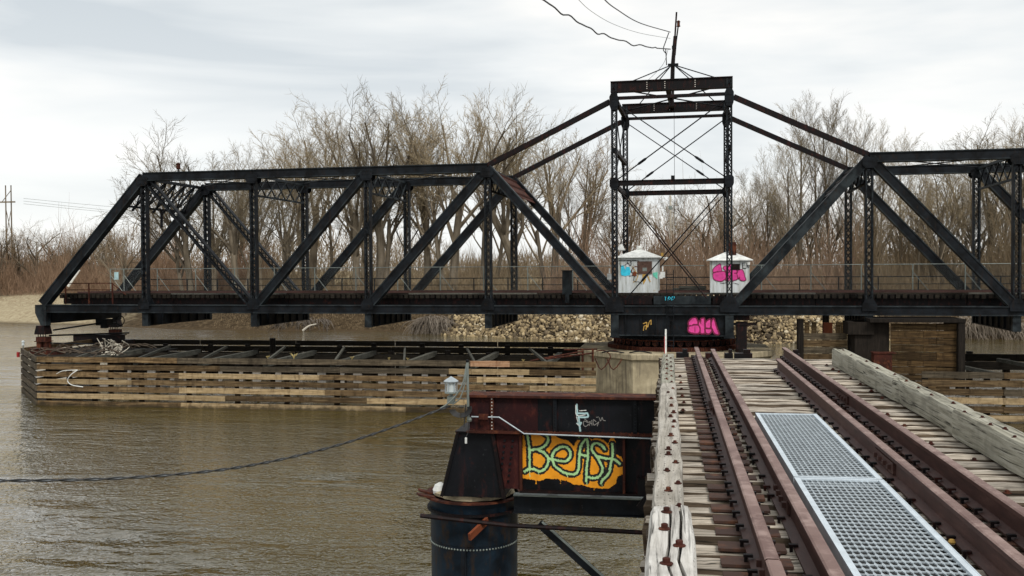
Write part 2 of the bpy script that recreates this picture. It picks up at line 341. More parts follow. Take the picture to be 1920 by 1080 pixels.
# spray paint: a thin flat coat rasterised into small quads on a wall plane
def paint(name, parent, layers, mats, o, ux, uz, nx, W_, H_, cell, jag=.0, tp=.004):
    """layers: ('s', pts, width, mat) or ('p', pts, mat), coordinates in metres on the panel; o origin, ux/uz axes, nx outward"""
    gx = int(W_ / cell); gz = int(H_ / cell); X, Z = np.meshgrid((np.arange(gx) + .5) * cell, (np.arange(gz) + .5) * cell)
    if jag:
        rs = np.random.RandomState(3)
        def sm():
            a = rs.randn(gz // 3 + 3, gx // 3 + 3); a = np.kron(a, np.ones((3, 3)))[:gz, :gx]; return a
        X = X + sm() * jag; Z = Z + sm() * jag
    g = -np.ones((gz, gx), int)
    for ly in layers:
        if ly[0] == 's':
            P = crom(ly[1], 6) if len(ly[1]) > 2 else np.array(ly[1], float); w = ly[2] / 2; mt = ly[3]
            D = np.full(X.shape, 1e9)
            for a, b in zip(P[:-1], P[1:]):
                ab = b - a; q = max(ab @ ab, 1e-12); t = np.clip(((X - a[0]) * ab[0] + (Z - a[1]) * ab[1]) / q, 0, 1)
                D = np.minimum(D, (X - a[0] - t * ab[0]) ** 2 + (Z - a[1] - t * ab[1]) ** 2)
            g[D < w * w] = mt
        else:
            P = np.array(ly[1], float); ins = np.zeros(X.shape, bool); n = len(P)
            for i in range(n):
                a, b = P[i], P[(i + 1) % n]
                c = ((a[1] > Z) != (b[1] > Z)) & (X < (b[0] - a[0]) * (Z - a[1]) / (b[1] - a[1] + 1e-12) + a[0]); ins ^= c
            g[ins] = ly[2]
    mb = MB(); o = np.array(o, float); ux = np.array(ux, float); uz = np.array(uz, float); nx = np.array(nx, float) * tp
    for r in range(gz):
        c = 0
        while c < gx:
            if g[r, c] < 0: c += 1; continue
            d = c
            while d < gx and g[r, d] == g[r, c]: d += 1
            q = [o + nx + ux * a * cell + uz * b * cell for a, b in ((c, r), (d, r), (d, r + 1), (c, r + 1))]
            mb.add(q, [(0, 1, 2, 3)], int(g[r, c])); c = d
    return mb.build(name, mats, parent)

# ------------------------------------------------------------------ terrain and water
SHX = [-400, -160, -104, -83, -70, -53, -32, -26, -9, 10, 31, 38.6, 80, 400]
SHY = [170, 150, 137, 133, 125, 122.5, 122, 116, 107, 105, 114.5, 113.5, 118, 140]
def shore(x): return np.interp(x, SHX, SHY)
def ground_h(x, y):
    s = y - shore(x)
    wid = np.interp(x, [-110, -75, -50, -27, -10, 15, 30], [26, 20, 14, 10, 9, 9, 14])
    t = np.clip(s / wid, -1, 1)
    h = np.where(s > 0, 4.5 * (1 - (1 - t) ** 1.6), s * .35)
    h = np.maximum(h, -2.5) + np.clip((s - wid) / 120, 0, 1) * .5
    hn = np.where(y < -30, np.clip((-30 - y) * .25, 0, 4), -2.5)
    return np.where(y < 20, hn, h)
def build_terrain():
    xs = np.concatenate([np.linspace(-1500, -170, 14)[:-1], np.linspace(-170, 90, 174), np.linspace(90, 1500, 15)[1:]])
    ys = np.concatenate([np.linspace(-600, -10, 22), np.linspace(10, 95, 6), np.linspace(98, 180, 92), np.linspace(190, 2500, 30)])
    X, Y = np.meshgrid(xs, ys); Z = ground_h(X, Y)
    for i in range(Z.shape[0]):
        for j in range(Z.shape[1]):
            if 95 < Y[i, j] < 200 and Z[i, j] > -.3:
                Z[i, j] += .35 * mnoise.noise((X[i, j] * .12, Y[i, j] * .12, 0)) + .16 * mnoise.noise((X[i, j] * .5, Y[i, j] * .5, 5))
    nx = len(xs); V = np.stack([X, Y, Z], -1).reshape(-1, 3)
    F = [(r * nx + c, r * nx + c + 1, (r + 1) * nx + c + 1, (r + 1) * nx + c) for r in range(len(ys) - 1) for c in range(nx - 1)]
    mb = MB(); mb.add(V, F); o = mb.build('ground', 'ground', smooth=True); tag(o, 'brown far river bank with pale sand bar and dry grass', None, kind='structure')
build_terrain()
mb = MB(); mb.add([(-1500, -60, 0), (1500, -60, 0), (1500, 200, 0), (-1500, 200, 0)], [(0, 1, 2, 3)])
tag(mb.build('river_water', 'water'), 'muddy brown rippled river water', None, kind='structure')

# ------------------------------------------------------------------ trees
class Tree:
    def __init__(s, seed): s.r = random.Random(seed); s.tr = MB(); s.cr = MB()
    def branch(s, p, d, L, r, lv, maxlv, P):
        rnd = s.r; n = 6 if lv == 0 else (5 if lv < 3 else 3); pts = [np.array(p)]; rad = [r]; dd = np.array(d, float)
        wob = P['wob'][min(lv, len(P['wob']) - 1)]
        for i in range(n):
            dd = nrm(dd + np.array([rnd.gauss(0, wob), rnd.gauss(0, wob), rnd.gauss(0, wob * .6) + P['up'][min(lv, len(P['up']) - 1)]]))
            pts.append(pts[-1] + dd * L / n); rad.append(r * (1 - (i + 1) / n * P['tap'][min(lv, 4)]))
        tgt = s.tr if lv == 0 else s.cr
        tgt.tube(pts, rad, 7 if lv == 0 else (5 if lv == 1 else 3), 0 if lv < 3 else 1, cap=False)
        if lv >= maxlv: return
        k = P['kids'][lv]; k = max(2, int(k + rnd.uniform(-.8, .8)))
        for j in range(k):
            lo = P['lo'][lv]; t = lo + (1 - lo) * (j + rnd.random()) / k
            i = min(n - 1, int(t * n)); f = t * n - i; q = pts[i] * (1 - f) + pts[i + 1] * f; rr = (rad[i] * (1 - f) + rad[i + 1] * f)
            ax = nrm(pts[i + 1] - pts[i]); az = rnd.uniform(0, 6.283); ref = nrm(np.cross(ax, [.3, .2, 1] if abs(ax[2]) < .95 else [1, 0, 0])); b = np.cross(ax, ref)
            an = P['ang'][lv] * rnd.uniform(.7, 1.3); nd = ax * math.cos(an) + (ref * math.cos(az) + b * math.sin(az)) * math.sin(an)
            s.branch(q, nd, L * P['len'][lv] * rnd.uniform(.7, 1.2) * (1.15 - .35 * t), max(rr * P['rr'][lv], P['rmin']), lv + 1, maxlv, P)
VASE = dict(wob=[.05, .07, .10, .12, .14], up=[.05, .09, .05, .03, .02], tap=[.35, .6, .7, .75, .8], kids=[6.5, 6.5, 7, 8.5], lo=[.45, .25, .2, .1], ang=[.52, .6, .66, .66], len=[1.25, .5, .48, .42], rr=[.55, .5, .5, .55], rmin=.016)
TALL = dict(wob=[.03, .06, .09, .11, .13], up=[.05, .14, .09, .06, .03], tap=[.75, .7, .75, .8, .8], kids=[17, 6.5, 6, 6], lo=[.25, .2, .15, .15], ang=[.62, .5, .5, .55], len=[.36, .48, .5, .55], rr=[.45, .5, .55, .6], rmin=.016)
WILD = dict(wob=[.08, .14, .17, .18, .2], up=[.03, .03, .05, .03, .0], tap=[.4, .6, .7, .75, .8], kids=[6.5, 6.5, 6.5, 6], lo=[.3, .2, .2, .1], ang=[.65, .62, .6, .6], len=[1.0, .6, .52, .5], rr=[.6, .5, .5, .55], rmin=.016)
def make_tree_data(kind, seed, dark=False):
    P, H0, L0, r0 = {'vase': (VASE, 1, .34, .017), 'tall': (TALL, 1, .95, .0125), 'wild': (WILD, 1, .36, .02)}[kind]
    t = Tree(seed); H = 26.0
    PP = dict(P)
    lean = t.r.uniform(-.08, .08)
    t.branch(np.zeros(3) - [0, 0, .4], nrm(np.array([lean, t.r.uniform(-.05, .05), 1])), L0 * H, r0 * H, 0, 4, PP)
    if kind == 'vase':      # a second stem from the same root
        t.branch(np.array([.5, .2, -.4]), nrm(np.array([t.r.uniform(-.3, .3), .1, 1])), L0 * H * .8, r0 * H * .6, 0, 4, PP)
    allz = np.concatenate(t.cr.v)[:, 2]; sc = H / np.percentile(allz, 99.7)
    for mb_ in (t.tr, t.cr): mb_.v = [v * sc for v in mb_.v]
    tw = 'twig_dk' if dark else 'twig'
    return (t.tr.mesh('trunk', ['bark', tw]), t.cr.mesh('crown', ['bark', tw]), H)
TD = {'vase': [make_tree_data('vase', s) for s in (1, 2, 3)], 'tall': [make_tree_data('tall', s) for s in (11, 12, 13)], 'wild': [make_tree_data('wild', 21, True), make_tree_data('wild', 22), make_tree_data('vase', 23, True)]}
def place_tree(name, x, y, H, kind, i, label, group, rz=None, sxy=1.0):
    tr, cr, H0 = TD[kind][i % len(TD[kind])]; s = H / H0
    o = thing(name, label, 'tree', (x, y, float(ground_h(np.array(x), np.array(y)))), random.uniform(0, 6.28) if rz is None else rz, group)
    o.scale = (s * sxy, s * sxy, s)
    link('trunk', tr, o); link('crown', cr, o); return o
ORD = 'leftmost second third fourth fifth sixth seventh eighth ninth tenth eleventh twelfth thirteenth fourteenth fifteenth sixteenth seventeenth eighteenth'.split()
def number_group(group, phrase):
    L_ = sorted([o for o in COL.objects if o.get('group') == group], key=lambda o: (o.location.x * RX[0] + o.location.y * RX[1]) / (o.location.x * FW[0] + o.location.y * FW[1]))
    for i, o in enumerate(L_): o['label'] = phrase.replace('ORD', ORD[i] + ('' if i == 0 else ' from the left'))
# skyline of the wood: height of the tree tops above the river along the far bank
HX = [-140, -108, -100, -93, -88, -82, -77, -70, -63, -57, -51, -40, -28, -24, -19, -11, -6, 0, 8, 12, 16, 20, 25, 33, 38, 42, 47, 60]
HZ = [15, 15.5, 15, 13.5, 17, 21, 31, 26, 28.5, 28, 33, 33, 32.5, 32.5, 29, 26, 19, 18.5, 19, 24, 28, 32, 31.5, 28.5, 21, 29, 29, 28]
def skyline(x): return np.interp(x, HX, HZ)
tall_x = [-84.5, -77.5, -69, -65.5, -61.5, -57.5, -53.5, -50, -46.5, -42.5, -39, -35.5, -31.5, -27.3, -21.5, -16.5, -11.5]
for i, x in enumerate(tall_x):
    y = 132 + 16 * random.random(); x *= y / 140
    k = 'vase' if i % 3 != 1 else 'tall'
    lab = 'tall bare cottonwood in the stand behind the left truss span'; g = 'bare trees in the stand behind the left truss'
    nm = 'bare_tree'
    if x > -22: lab = 'broad bare tree in the stand between left truss and tower'; g = 'bare trees between the left truss and the tower'; k = 'vase' if i % 2 else 'wild'
    if i == 1: lab = 'lone tall bare tree rising over the left end of the near truss'; g = None; k = 'vase'; x += 4.2
    if i == 0: lab = 'dark vine-hung bare tree behind the sloping left end post'; g = None; k = 'wild'
    H = skyline(x * 140 / y) * (y / 140) + 8.1 * (1 - y / 140) - 4.5
    if i == 1: H *= 1.12
    place_tree(nm, x, y, H * random.uniform(1.0, 1.09), k, (i * 2 if i else 0), lab, g, rz=(2.6 if i == 1 else None))
for i, x in enumerate([-88, -80, -66, -55, -45, -35, -26, -14, -7]):
    y = 156 + 22 * random.random(); x *= y / 140
    H = skyline(x * 140 / y) * (y / 140) - 4.5
    place_tree('bare_tree', x, y, H * random.uniform(.72, .92), 'tall' if i % 2 else 'vase', i, 'bare tree in the second row of the wood behind the left truss', 'second row of bare trees behind the left truss')
for i, x in enumerate([-4, -1, 2.5, 5.5, 8.5, -5.5, .8, 7]):
    y = 134 + 22 * random.random(); H = (18 + random.random() * 3) * y / 140 - 4.5
    place_tree('bare_tree', x * y / 140, y, H, 'wild' if i % 2 else 'tall', i, 'low bare tree of the wood seen through the bridge tower', 'low bare trees behind the tower')
for i, x in enumerate([11.5, 14, 16.5, 18.5, 20.5, 22.5, 24.5, 27, 29, 31.5, 34]):
    y = 128 + 18 * random.random(); H = skyline(x) * y / 140 - 3.6
    place_tree('slender_tree', x * y / 140, y, H * random.uniform(.86, 1.02), 'tall', i, 'slender pale bare tree in the thin stand right of the tower', 'slender bare trees right of the tower')
for i, x in enumerate([37, 39.5, 41.5, 43, 45, 47, 49.5, 52, 55, 59, 63]):
    y = 130 + 18 * random.random(); H = skyline(x) * y / 140 - 3.6
    place_tree('slender_tree', x * y / 140, y, H * random.uniform(.85, 1.0), 'tall' if i % 3 else 'vase', i, 'bare tree behind the right truss near the right edge', 'bare trees behind the right truss')
for i, x in enumerate(np.linspace(10, 62, 18)):
    y = 146 + 20 * random.random(); H = random.uniform(14, 19) * y / 150 - 2
    place_tree('bare_tree', x * y / 140, y, H, ('wild', 'vase')[i % 2], i, 'lower bushy bare tree in the brown wood behind the right span', 'lower bare trees behind the right span')
for i, x in enumerate(np.linspace(-128, -84, 15)):
    y = 158 + 16 * random.random(); H = random.uniform(9, 12.5) * y / 150
    place_tree('bare_tree', x * y / 140, y, H, 'wild', i, 'low grey bare tree above the reddish thicket at far left', 'low bare trees above the left thicket', sxy=1.2)

number_group('bare trees in the stand behind the left truss', 'tall bare cottonwood, ORD, in the front stand behind left truss')
number_group('bare trees between the left truss and the tower', 'broad bare tree, ORD, between left truss and tower')
number_group('slender bare trees right of the tower', 'slender pale bare tree, ORD, right of the tower')
number_group('bare trees behind the right truss', 'front row bare tree, ORD, behind the right truss')
number_group('second row of bare trees behind the left truss', 'second row bare tree, ORD, behind the left truss')
number_group('lower bare trees behind the right span', 'low bushy bare tree, ORD, behind the right span')
number_group('low bare trees behind the tower', 'low bare tree, ORD, seen through the tower')
number_group('low bare trees above the left thicket', 'low grey tree, ORD, above the reddish thicket')
def twig_mass(name, mat, n, fx, fy, hrange, label, lean=.35, rad=(.016, .038), seed=1, curve=.5, zoff=0, dens=None, cat=None):
    rs = np.random.RandomState(seed)
    x = rs.uniform(fx[0], fx[1], n)
    if dens: # clumped
        cxs = rs.uniform(fx[0], fx[1], dens); x = cxs[rs.randint(0, dens, n)] + rs.randn(n) * 2.0; x = np.clip(x, fx[0], fx[1])
    y0 = shore(x) + fy[0]; y = y0 + rs.rand(n) * (fy[1] - fy[0])
    z = ground_h(x, y) + zoff
    L = rs.uniform(hrange[0], hrange[1], n) * (.6 + .4 * np.sin(x * .35) * np.sin(y * .21 + 1)) + .3
    z0 = z + rs.rand(n) ** 1.7 * L * .9
    hv = np.array([mnoise.noise((float(a) * .16, float(b) * .22, 3.3)) + .5 * mnoise.noise((float(a) * .5, float(b) * .5, 8)) for a, b in zip(x, y)]); L *= np.clip(.8 + 1.1 * hv, .22, 1.5); z0 = z + (z0 - z) * np.clip(.8 + 1.1 * hv, .22, 1.5)
    az = rs.uniform(0, 6.283, n); inc = np.abs(rs.randn(n)) * lean
    d = np.stack([np.cos(az) * np.sin(inc), np.sin(az) * np.sin(inc), np.cos(inc)], 1); ln = L * rs.uniform(.35, .7, n)
    p0 = np.stack([x, y, z0], 1); c = rs.randn(n, 3) * .12 * curve * ln[:, None]; p1 = p0 + d * ln[:, None] * .5 + c; p2 = p1 + (d + rs.randn(n, 3) * .3 * curve) * ln[:, None] * .5
    r = rs.uniform(rad[0], rad[1], n)
    th = np.arange(3) * 2.0944; ring = np.stack([np.cos(th), np.sin(th), 0 * th], 1)
    V = np.stack([p0[:, None] + ring * r[:, None, None], p1[:, None] + ring * (r * .75)[:, None, None], p2[:, None] + ring * (r * .3)[:, None, None]], 1).reshape(-1, 3)
    base = np.arange(n)[:, None] * 9; q = []
    for k in (0, 3):
        for j in range(3):
            q.append(base + np.array([k + j, k + (j + 1) % 3, k + 3 + (j + 1) % 3, k + 3 + j]))
    F = np.stack(q, 1).reshape(-1, 4)
    me = bpy.data.meshes.new(name); me.vertices.add(len(V)); me.vertices.foreach_set('co', V.ravel())
    me.loops.add(F.size); me.loops.foreach_set('vertex_index', F.ravel().astype(np.int32)); me.polygons.add(len(F)); me.polygons.foreach_set('loop_start', np.arange(len(F), dtype=np.int32) * 4)
    me.materials.append(M[mat]); me.update(); me.validate()
    o = link(name, me); tag(o, label, cat, kind='stuff'); return o
twig_mass('thicket', 'brush', 42000, (-150, -66), (17, 34), (3.5, 9.5), 'reddish brown leafless thicket above the sand bar at far left', lean=.55, seed=2)
twig_mass('thicket', 'brush', 16000, (-16, 24), (11, 30), (2.5, 10), 'reddish brown brush between the trunks behind the tower', lean=.4, seed=3)
twig_mass('underbrush', 'brush_b', 17000, (-66, -16), (11, 40), (1.5, 5), 'brown leafless underbrush at the feet of the tall trees', lean=.45, seed=4)
twig_mass('underbrush', 'brush_b', 36000, (22, 75), (9, 34), (2.5, 10), 'dense brown brush behind the right truss span', lean=.35, seed=5)
twig_mass('bank_litter', 'brush_b', 5200, (-62, -29), (.2, 13), (.3, .9), 'dead leaves and sticks littering the bank under the left span', lean=1.3, seed=6)
twig_mass('bank_litter', 'brush_b', 4200, (22, 60), (.2, 12), (.3, 1.2), 'dead stalks and sticks on the bank at the far right', lean=1.2, seed=7)
twig_mass('bank_litter', 'brush', 3000, (-130, -75), (9, 22), (.3, 1.0), 'sticks and dead stalks at the top edge of the sand bar', lean=1.2, seed=8)
def far_wood():
    rs = np.random.RandomState(9); mb = MB(); n = 42000
    ang_ = rs.uniform(-1.0, .62, n); R = rs.uniform(270, 400, n); x = R * np.sin(ang_); y = R * np.cos(ang_)
    h = 9 + 5 * np.sin(x * .04) + 3 * np.sin(x * .13 + 1); z0 = 5 + rs.rand(n) ** 1.2 * h; ln = rs.uniform(1.5, 5, n)
    p0 = np.stack([x, y, z0], 1); d = np.stack([rs.randn(n) * .5, rs.randn(n) * .3, np.abs(rs.randn(n)) * .5 + .6], 1)
    p1 = p0 + d * ln[:, None]; r = rs.uniform(.06, .16, n); th = np.arange(3) * 2.0944; ring = np.stack([np.cos(th), np.sin(th), 0 * th], 1)
    V = np.concatenate([p0[:, None] + ring * r[:, None, None], p1[:, None]], 1).reshape(-1, 3)
    b = np.arange(n)[:, None] * 4; F = np.stack([b + np.array([j, (j + 1) % 3, 3]) for j in range(3)], 1).reshape(-1, 3)
    me = bpy.data.meshes.new('far_wood'); me.vertices.add(len(V)); me.vertices.foreach_set('co', V.ravel())
    me.loops.add(F.size); me.loops.foreach_set('vertex_index', F.ravel().astype(np.int32)); me.polygons.add(len(F)); me.polygons.foreach_set('loop_start', np.arange(len(F), dtype=np.int32) * 3)
    me.materials.append(M['brush_b']); me.update(); tag(link('far_wood', me), 'distant brown leafless wood beyond the pale field', None, kind='stuff')
far_wood()
# ------------------------------------------------------------------ riprap
def rocks():
    t = (1 + 5 ** .5) / 2
    ico = np.array([(-1, t, 0), (1, t, 0), (-1, -t, 0), (1, -t, 0), (0, -1, t), (0, 1, t), (0, -1, -t), (0, 1, -t), (t, 0, -1), (t, 0, 1), (-t, 0, -1), (-t, 0, 1)]) / 1.9
    fc = np.array([(0, 11, 5), (0, 5, 1), (0, 1, 7), (0, 7, 10), (0, 10, 11), (1, 5, 9), (5, 11, 4), (11, 10, 2), (10, 7, 6), (7, 1, 8), (3, 9, 4), (3, 4, 2), (3, 2, 6), (3, 6, 8), (3, 8, 9), (4, 9, 5), (2, 4, 11), (6, 2, 10), (8, 6, 7), (9, 8, 1)])
    rs = np.random.RandomState(5); n = 15000
    x = rs.uniform(-28, 24, n); s = rs.uniform(-1.2, 11, n) * (1 - .0 * x); y = shore(x) + s; z = ground_h(x, y)
    k = np.where(rs.rand(n) < .12, 1.7, 1.0); sz = rs.uniform(.09, .24, n) * k
    A = rs.randn(n, 3, 3); Q = np.linalg.qr(A)[0]
    loc = ico[None] * (1 + rs.randn(n, 12, 1) * .24) * np.stack([sz * rs.uniform(.8, 1.35, n), sz, sz * rs.uniform(.55, .9, n)], 1)[:, None, :]
    V = np.einsum('nij,nkj->nki', Q, loc) + np.stack([x, y, z + sz * .15 + rs.rand(n) * .1], 1)[:, None]
    F = (fc[None] + (np.arange(n) * 12)[:, None, None]).reshape(-1, 3)
    me = bpy.data.meshes.new('riprap'); me.vertices.add(n * 12); me.vertices.foreach_set('co', V.ravel())
    me.loops.add(F.size); me.loops.foreach_set('vertex_index', F.ravel().astype(np.int32)); me.polygons.add(len(F)); me.polygons.foreach_set('loop_start', np.arange(len(F), dtype=np.int32) * 3)
    me.materials.append(M['rock']); a = me.attributes.new('shade', 'FLOAT', 'POINT'); sh = np.clip(rs.beta(1.3, 1.5, n) + .12 * np.sin(x * .5), 0, 1); a.data.foreach_set('value', np.repeat(sh, 12)); me.update()
    tag(link('riprap', me), 'tan broken riprap stones covering the bank under the bridge', None, kind='stuff')
rocks()
def root_mass(x0, x1, y, ztop, n, label, seed, fall=1.8):
    rs = random.Random(seed); mb = MB()
    for i in range(n):
        x = rs.uniform(x0, x1); c = (x - (x0 + x1) / 2) / (x1 - x0) * 2; zt = ztop * (1 - .35 * c * c) * rs.uniform(.55, 1.0)
        p = [(x * .85 + (x0 + x1) / 2 * .15, y + rs.uniform(.4, 2.5), zt)]; dx = c * .5 + rs.gauss(0, .35); dz = rs.uniform(-.1, .25)
        for k in range(6):
            q = p[-1]; dz -= rs.uniform(.05, .22); p.append((q[0] + dx * .4 + rs.gauss(0, .12), q[1] - rs.uniform(.05, .4), max(q[2] + dz * fall * .55, -.1)))
        mb.tube(p, np.linspace(rs.uniform(.03, .09), .012, 7), 3, cap=False)
    tag(mb.build('root_mass', 'root'), label, 'roots')
root_mass(-32, -26, 117.5, 2.3, 260, 'tangle of bleached tree roots hanging over the water left of the riprap', 3)
root_mass(29, 40, 113.5, 2.7, 420, 'long fringe of bleached roots on the bank at the far right', 4)
root_mass(-53, -44, 122.5, 1.9, 120, 'low brown root tangle on the bank behind the left floor beams', 6)
def log(p, r, label, mat='pegrey', name='driftwood_log'):
    mb = MB(); mb.tube(crom(p, 4), np.linspace(r, r * .5, len(crom(p, 4))), 6); tag(mb.build(name, mat), label, 'log')
log([(-47.6, 121.2, .1), (-46.9, 121.6, .7), (-46, 122, .95)], .16, 'small pale driftwood log at the waterline behind the second floor beam')
log([(12.3, 112, 3.6), (13.6, 109.5, 2.0), (14.3, 108.5, 1.1)], .2, 'grey log slanting down the riprap right of the drum')
log([(-102, 152, 5.5), (-99.8, 152, 8.3)], .22, 'pale broken trunk leaning in the reddish thicket', 'white')
log([(-115, 148, .9), (-98, 146, 1.5)], .12, 'dark driftwood lying along the sand bar', 'brush_b')

# ------------------------------------------------------------------ utility pole and pylon far behind
p_ = thing('utility_pole', 'grey wooden utility pole standing on the far bank behind the tower', 'pole', (.37, 135, 4.6))
mb = MB(); mb.cyl((0, 0), .19, -.5, 13.5, 8, r1=.13); mb.cyl((.42, 0), .07, -.5, 11, 6); mb.build('pole', 'pegrey', p_)
mb = MB(); mb.box((0, 0, 11.8), (.55, .3, .5)); mb.build('transformer', 'galv_dull', p_)
p_ = thing('power_pylon', 'twin-pole wooden power line tower at the far left skyline', 'pylon', (-195, 262, 5))
for dx in (-.9, .9):
    mb = MB(); mb.cyl((dx, 0), .24, 0, 29, 6, r1=.16); mb.build('pole', 'bark', p_)
mb = MB(); mb.box((-.6, 0, 24.0), (5.5, .4, .4)); mb.build('crossarm', 'bark', p_)
mb = MB(); mb.tube([(-.9, 0, 14), (.9, 0, 22)], .12, 4); mb.tube([(.9, 0, 14), (-.9, 0, 22)], .12, 4); mb.tube([(-2.2, 0, 24), (.9, 0, 27.5)], .12, 4); mb.build('cross_brace', 'bark', p_)
for k, (dz, sg) in enumerate([(0, 4), (-.8, 5), (-1.6, 4.5)]):
    mb = MB(); mb.tube(catenary((-190, 262, 30 + dz), (-40, 420, 30 + dz), sg, 20), .05, 3)
    tag(mb.build('power_line', 'galv_dull'), ('uppermost', 'middle', 'lowest')[k] + ' faint power line running right from the far left pylon', 'wire', 'faint power lines from the pylon')

# ------------------------------------------------------------------ swing bridge
ANG, DY, XC = -0.03771, 57.9614, .2054
BR = thing('swing_bridge', 'black steel through-truss swing bridge with central tower, swung open over the river', 'bridge', (XC, DY, 0), ANG)
BMAT = Matrix.Translation((XC, DY, 0)) @ Matrix.Rotation(ANG, 4, 'Z')
LP, TH, WD = 7.7525, 3.35, 8.11
ZB, ZT = 5.6, 14.3
nodes = [-TH - LP * 5, -TH - LP * 4, -TH - LP * 3, -TH - LP * 2, -TH - LP, -TH, TH, TH + LP, TH + LP * 2, TH + LP * 3, TH + LP * 4, TH + LP * 5]
def tagp(o, label=None):
    if label: o['label'] = label
    return o
def chord(name, t0, t1, o, z, h=.5, w=.46, mat='steel'):
    mb = MB(); mb.bb(t0, t1, o - w / 2, o + w / 2, z - h / 2 + .035, z + h / 2 - .035)
    for sz in (-1, 1): mb.bb(t0 - .01, t1 + .01, o - w / 2 - .07, o + w / 2 + .07, z + sz * h / 2 - .03, z + sz * h / 2 + .03, 1)
    ob = mb.build(name, [mat, 'steel_light'], BR); return ob
def plated(name, p0, p1, o, w=.5, dep=.42, mat='steel'):
    """solid riveted member between two points of a truss plane"""
    a = np.array([p0[0], o, p0[1]]); b = np.array([p1[0], o, p1[1]]); d = nrm(b - a); side = np.array([-d[2], 0, d[0]])
    mb = MB(); mb.beam(a, b, dep, w - .04, up=side)
    for s_ in (-1, 1):
        mb.beam(a + side * s_ * (w / 2 - .04), b + side * s_ * (w / 2 - .04), dep + .09, .075, up=side, mat=1)
    return mb.build(name, [mat, 'steel_light'], BR)
def laced(name, p0, p1, o, w=.44, dep=.36, pitch=.40, mat='steel', toothed=False):
    a = np.array([p0[0], o, p0[1]]); b = np.array([p1[0], o, p1[1]]); L_ = np.linalg.norm(b - a); d = nrm(b - a); side = np.array([-d[2], 0, d[0]]); nn = np.array([0, 1., 0])
    mb = MB()
    for s_ in (-1, 1):
        mb.beam(a + side * s_ * (w / 2 - .02), b + side * s_ * (w / 2 - .02), dep, .04, up=side)
        for q in (-1, 1): mb.beam(a + side * s_ * (w / 2 - .05) + nn * q * (dep / 2 - .014), b + side * s_ * (w / 2 - .05) + nn * q * (dep / 2 - .014), .026, .09, up=side, mat=1)
    mem = mb.build(name, [mat, 'steel_light'], BR)
    lb = MB(); n = max(2, int(L_ / pitch)); hw = w / 2 - .07
    for q in (-1, 1):
        off = nn * q * (dep / 2 + .012)
        for i in range(n):
            c0 = a + d * L_ * i / n; c1 = a + d * L_ * (i + 1) / n
            lb.beam(c0 - side * hw + off, c1 + side * hw + off, .012, .04, up=side)
            lb.beam(c0 + side * hw + off + nn * q * .013, c1 - side * hw + off + nn * q * .013, .012, .04, up=side)
    lb.build('lacing', mat, mem)['kind'] = 'stuff'; return mem
def gusset(t, z, o, w, h, shape=0):
    for q in (-1, 1):
        mb = MB(); poly = [(t - w / 2, z - h * .2), (t - w * .3, z - h / 2), (t + w * .3, z - h / 2), (t + w / 2, z - h * .2), (t + w / 2, z + h * .3), (t + w * .3, z + h / 2), (t - w * .3, z + h / 2), (t - w / 2, z + h * .3)]
        if shape == 1: poly = [(t - w / 2, z - h / 2), (t + w / 2, z - h / 2), (t + w / 2, z), (t + w * .25, z + h / 2), (t - w * .25, z + h / 2), (t - w / 2, z)]
        y = o + q * .31; mb.prism(poly, y - .012, y + .012)
        for i in range(5):
            for k in range(2): mb.box((t - w * .3 + w * .15 * i, y - .022, z - h * .3 + k * h * .45), (.045, .02, .045))
        mb.build('gusset_plate', 'steel', BR)
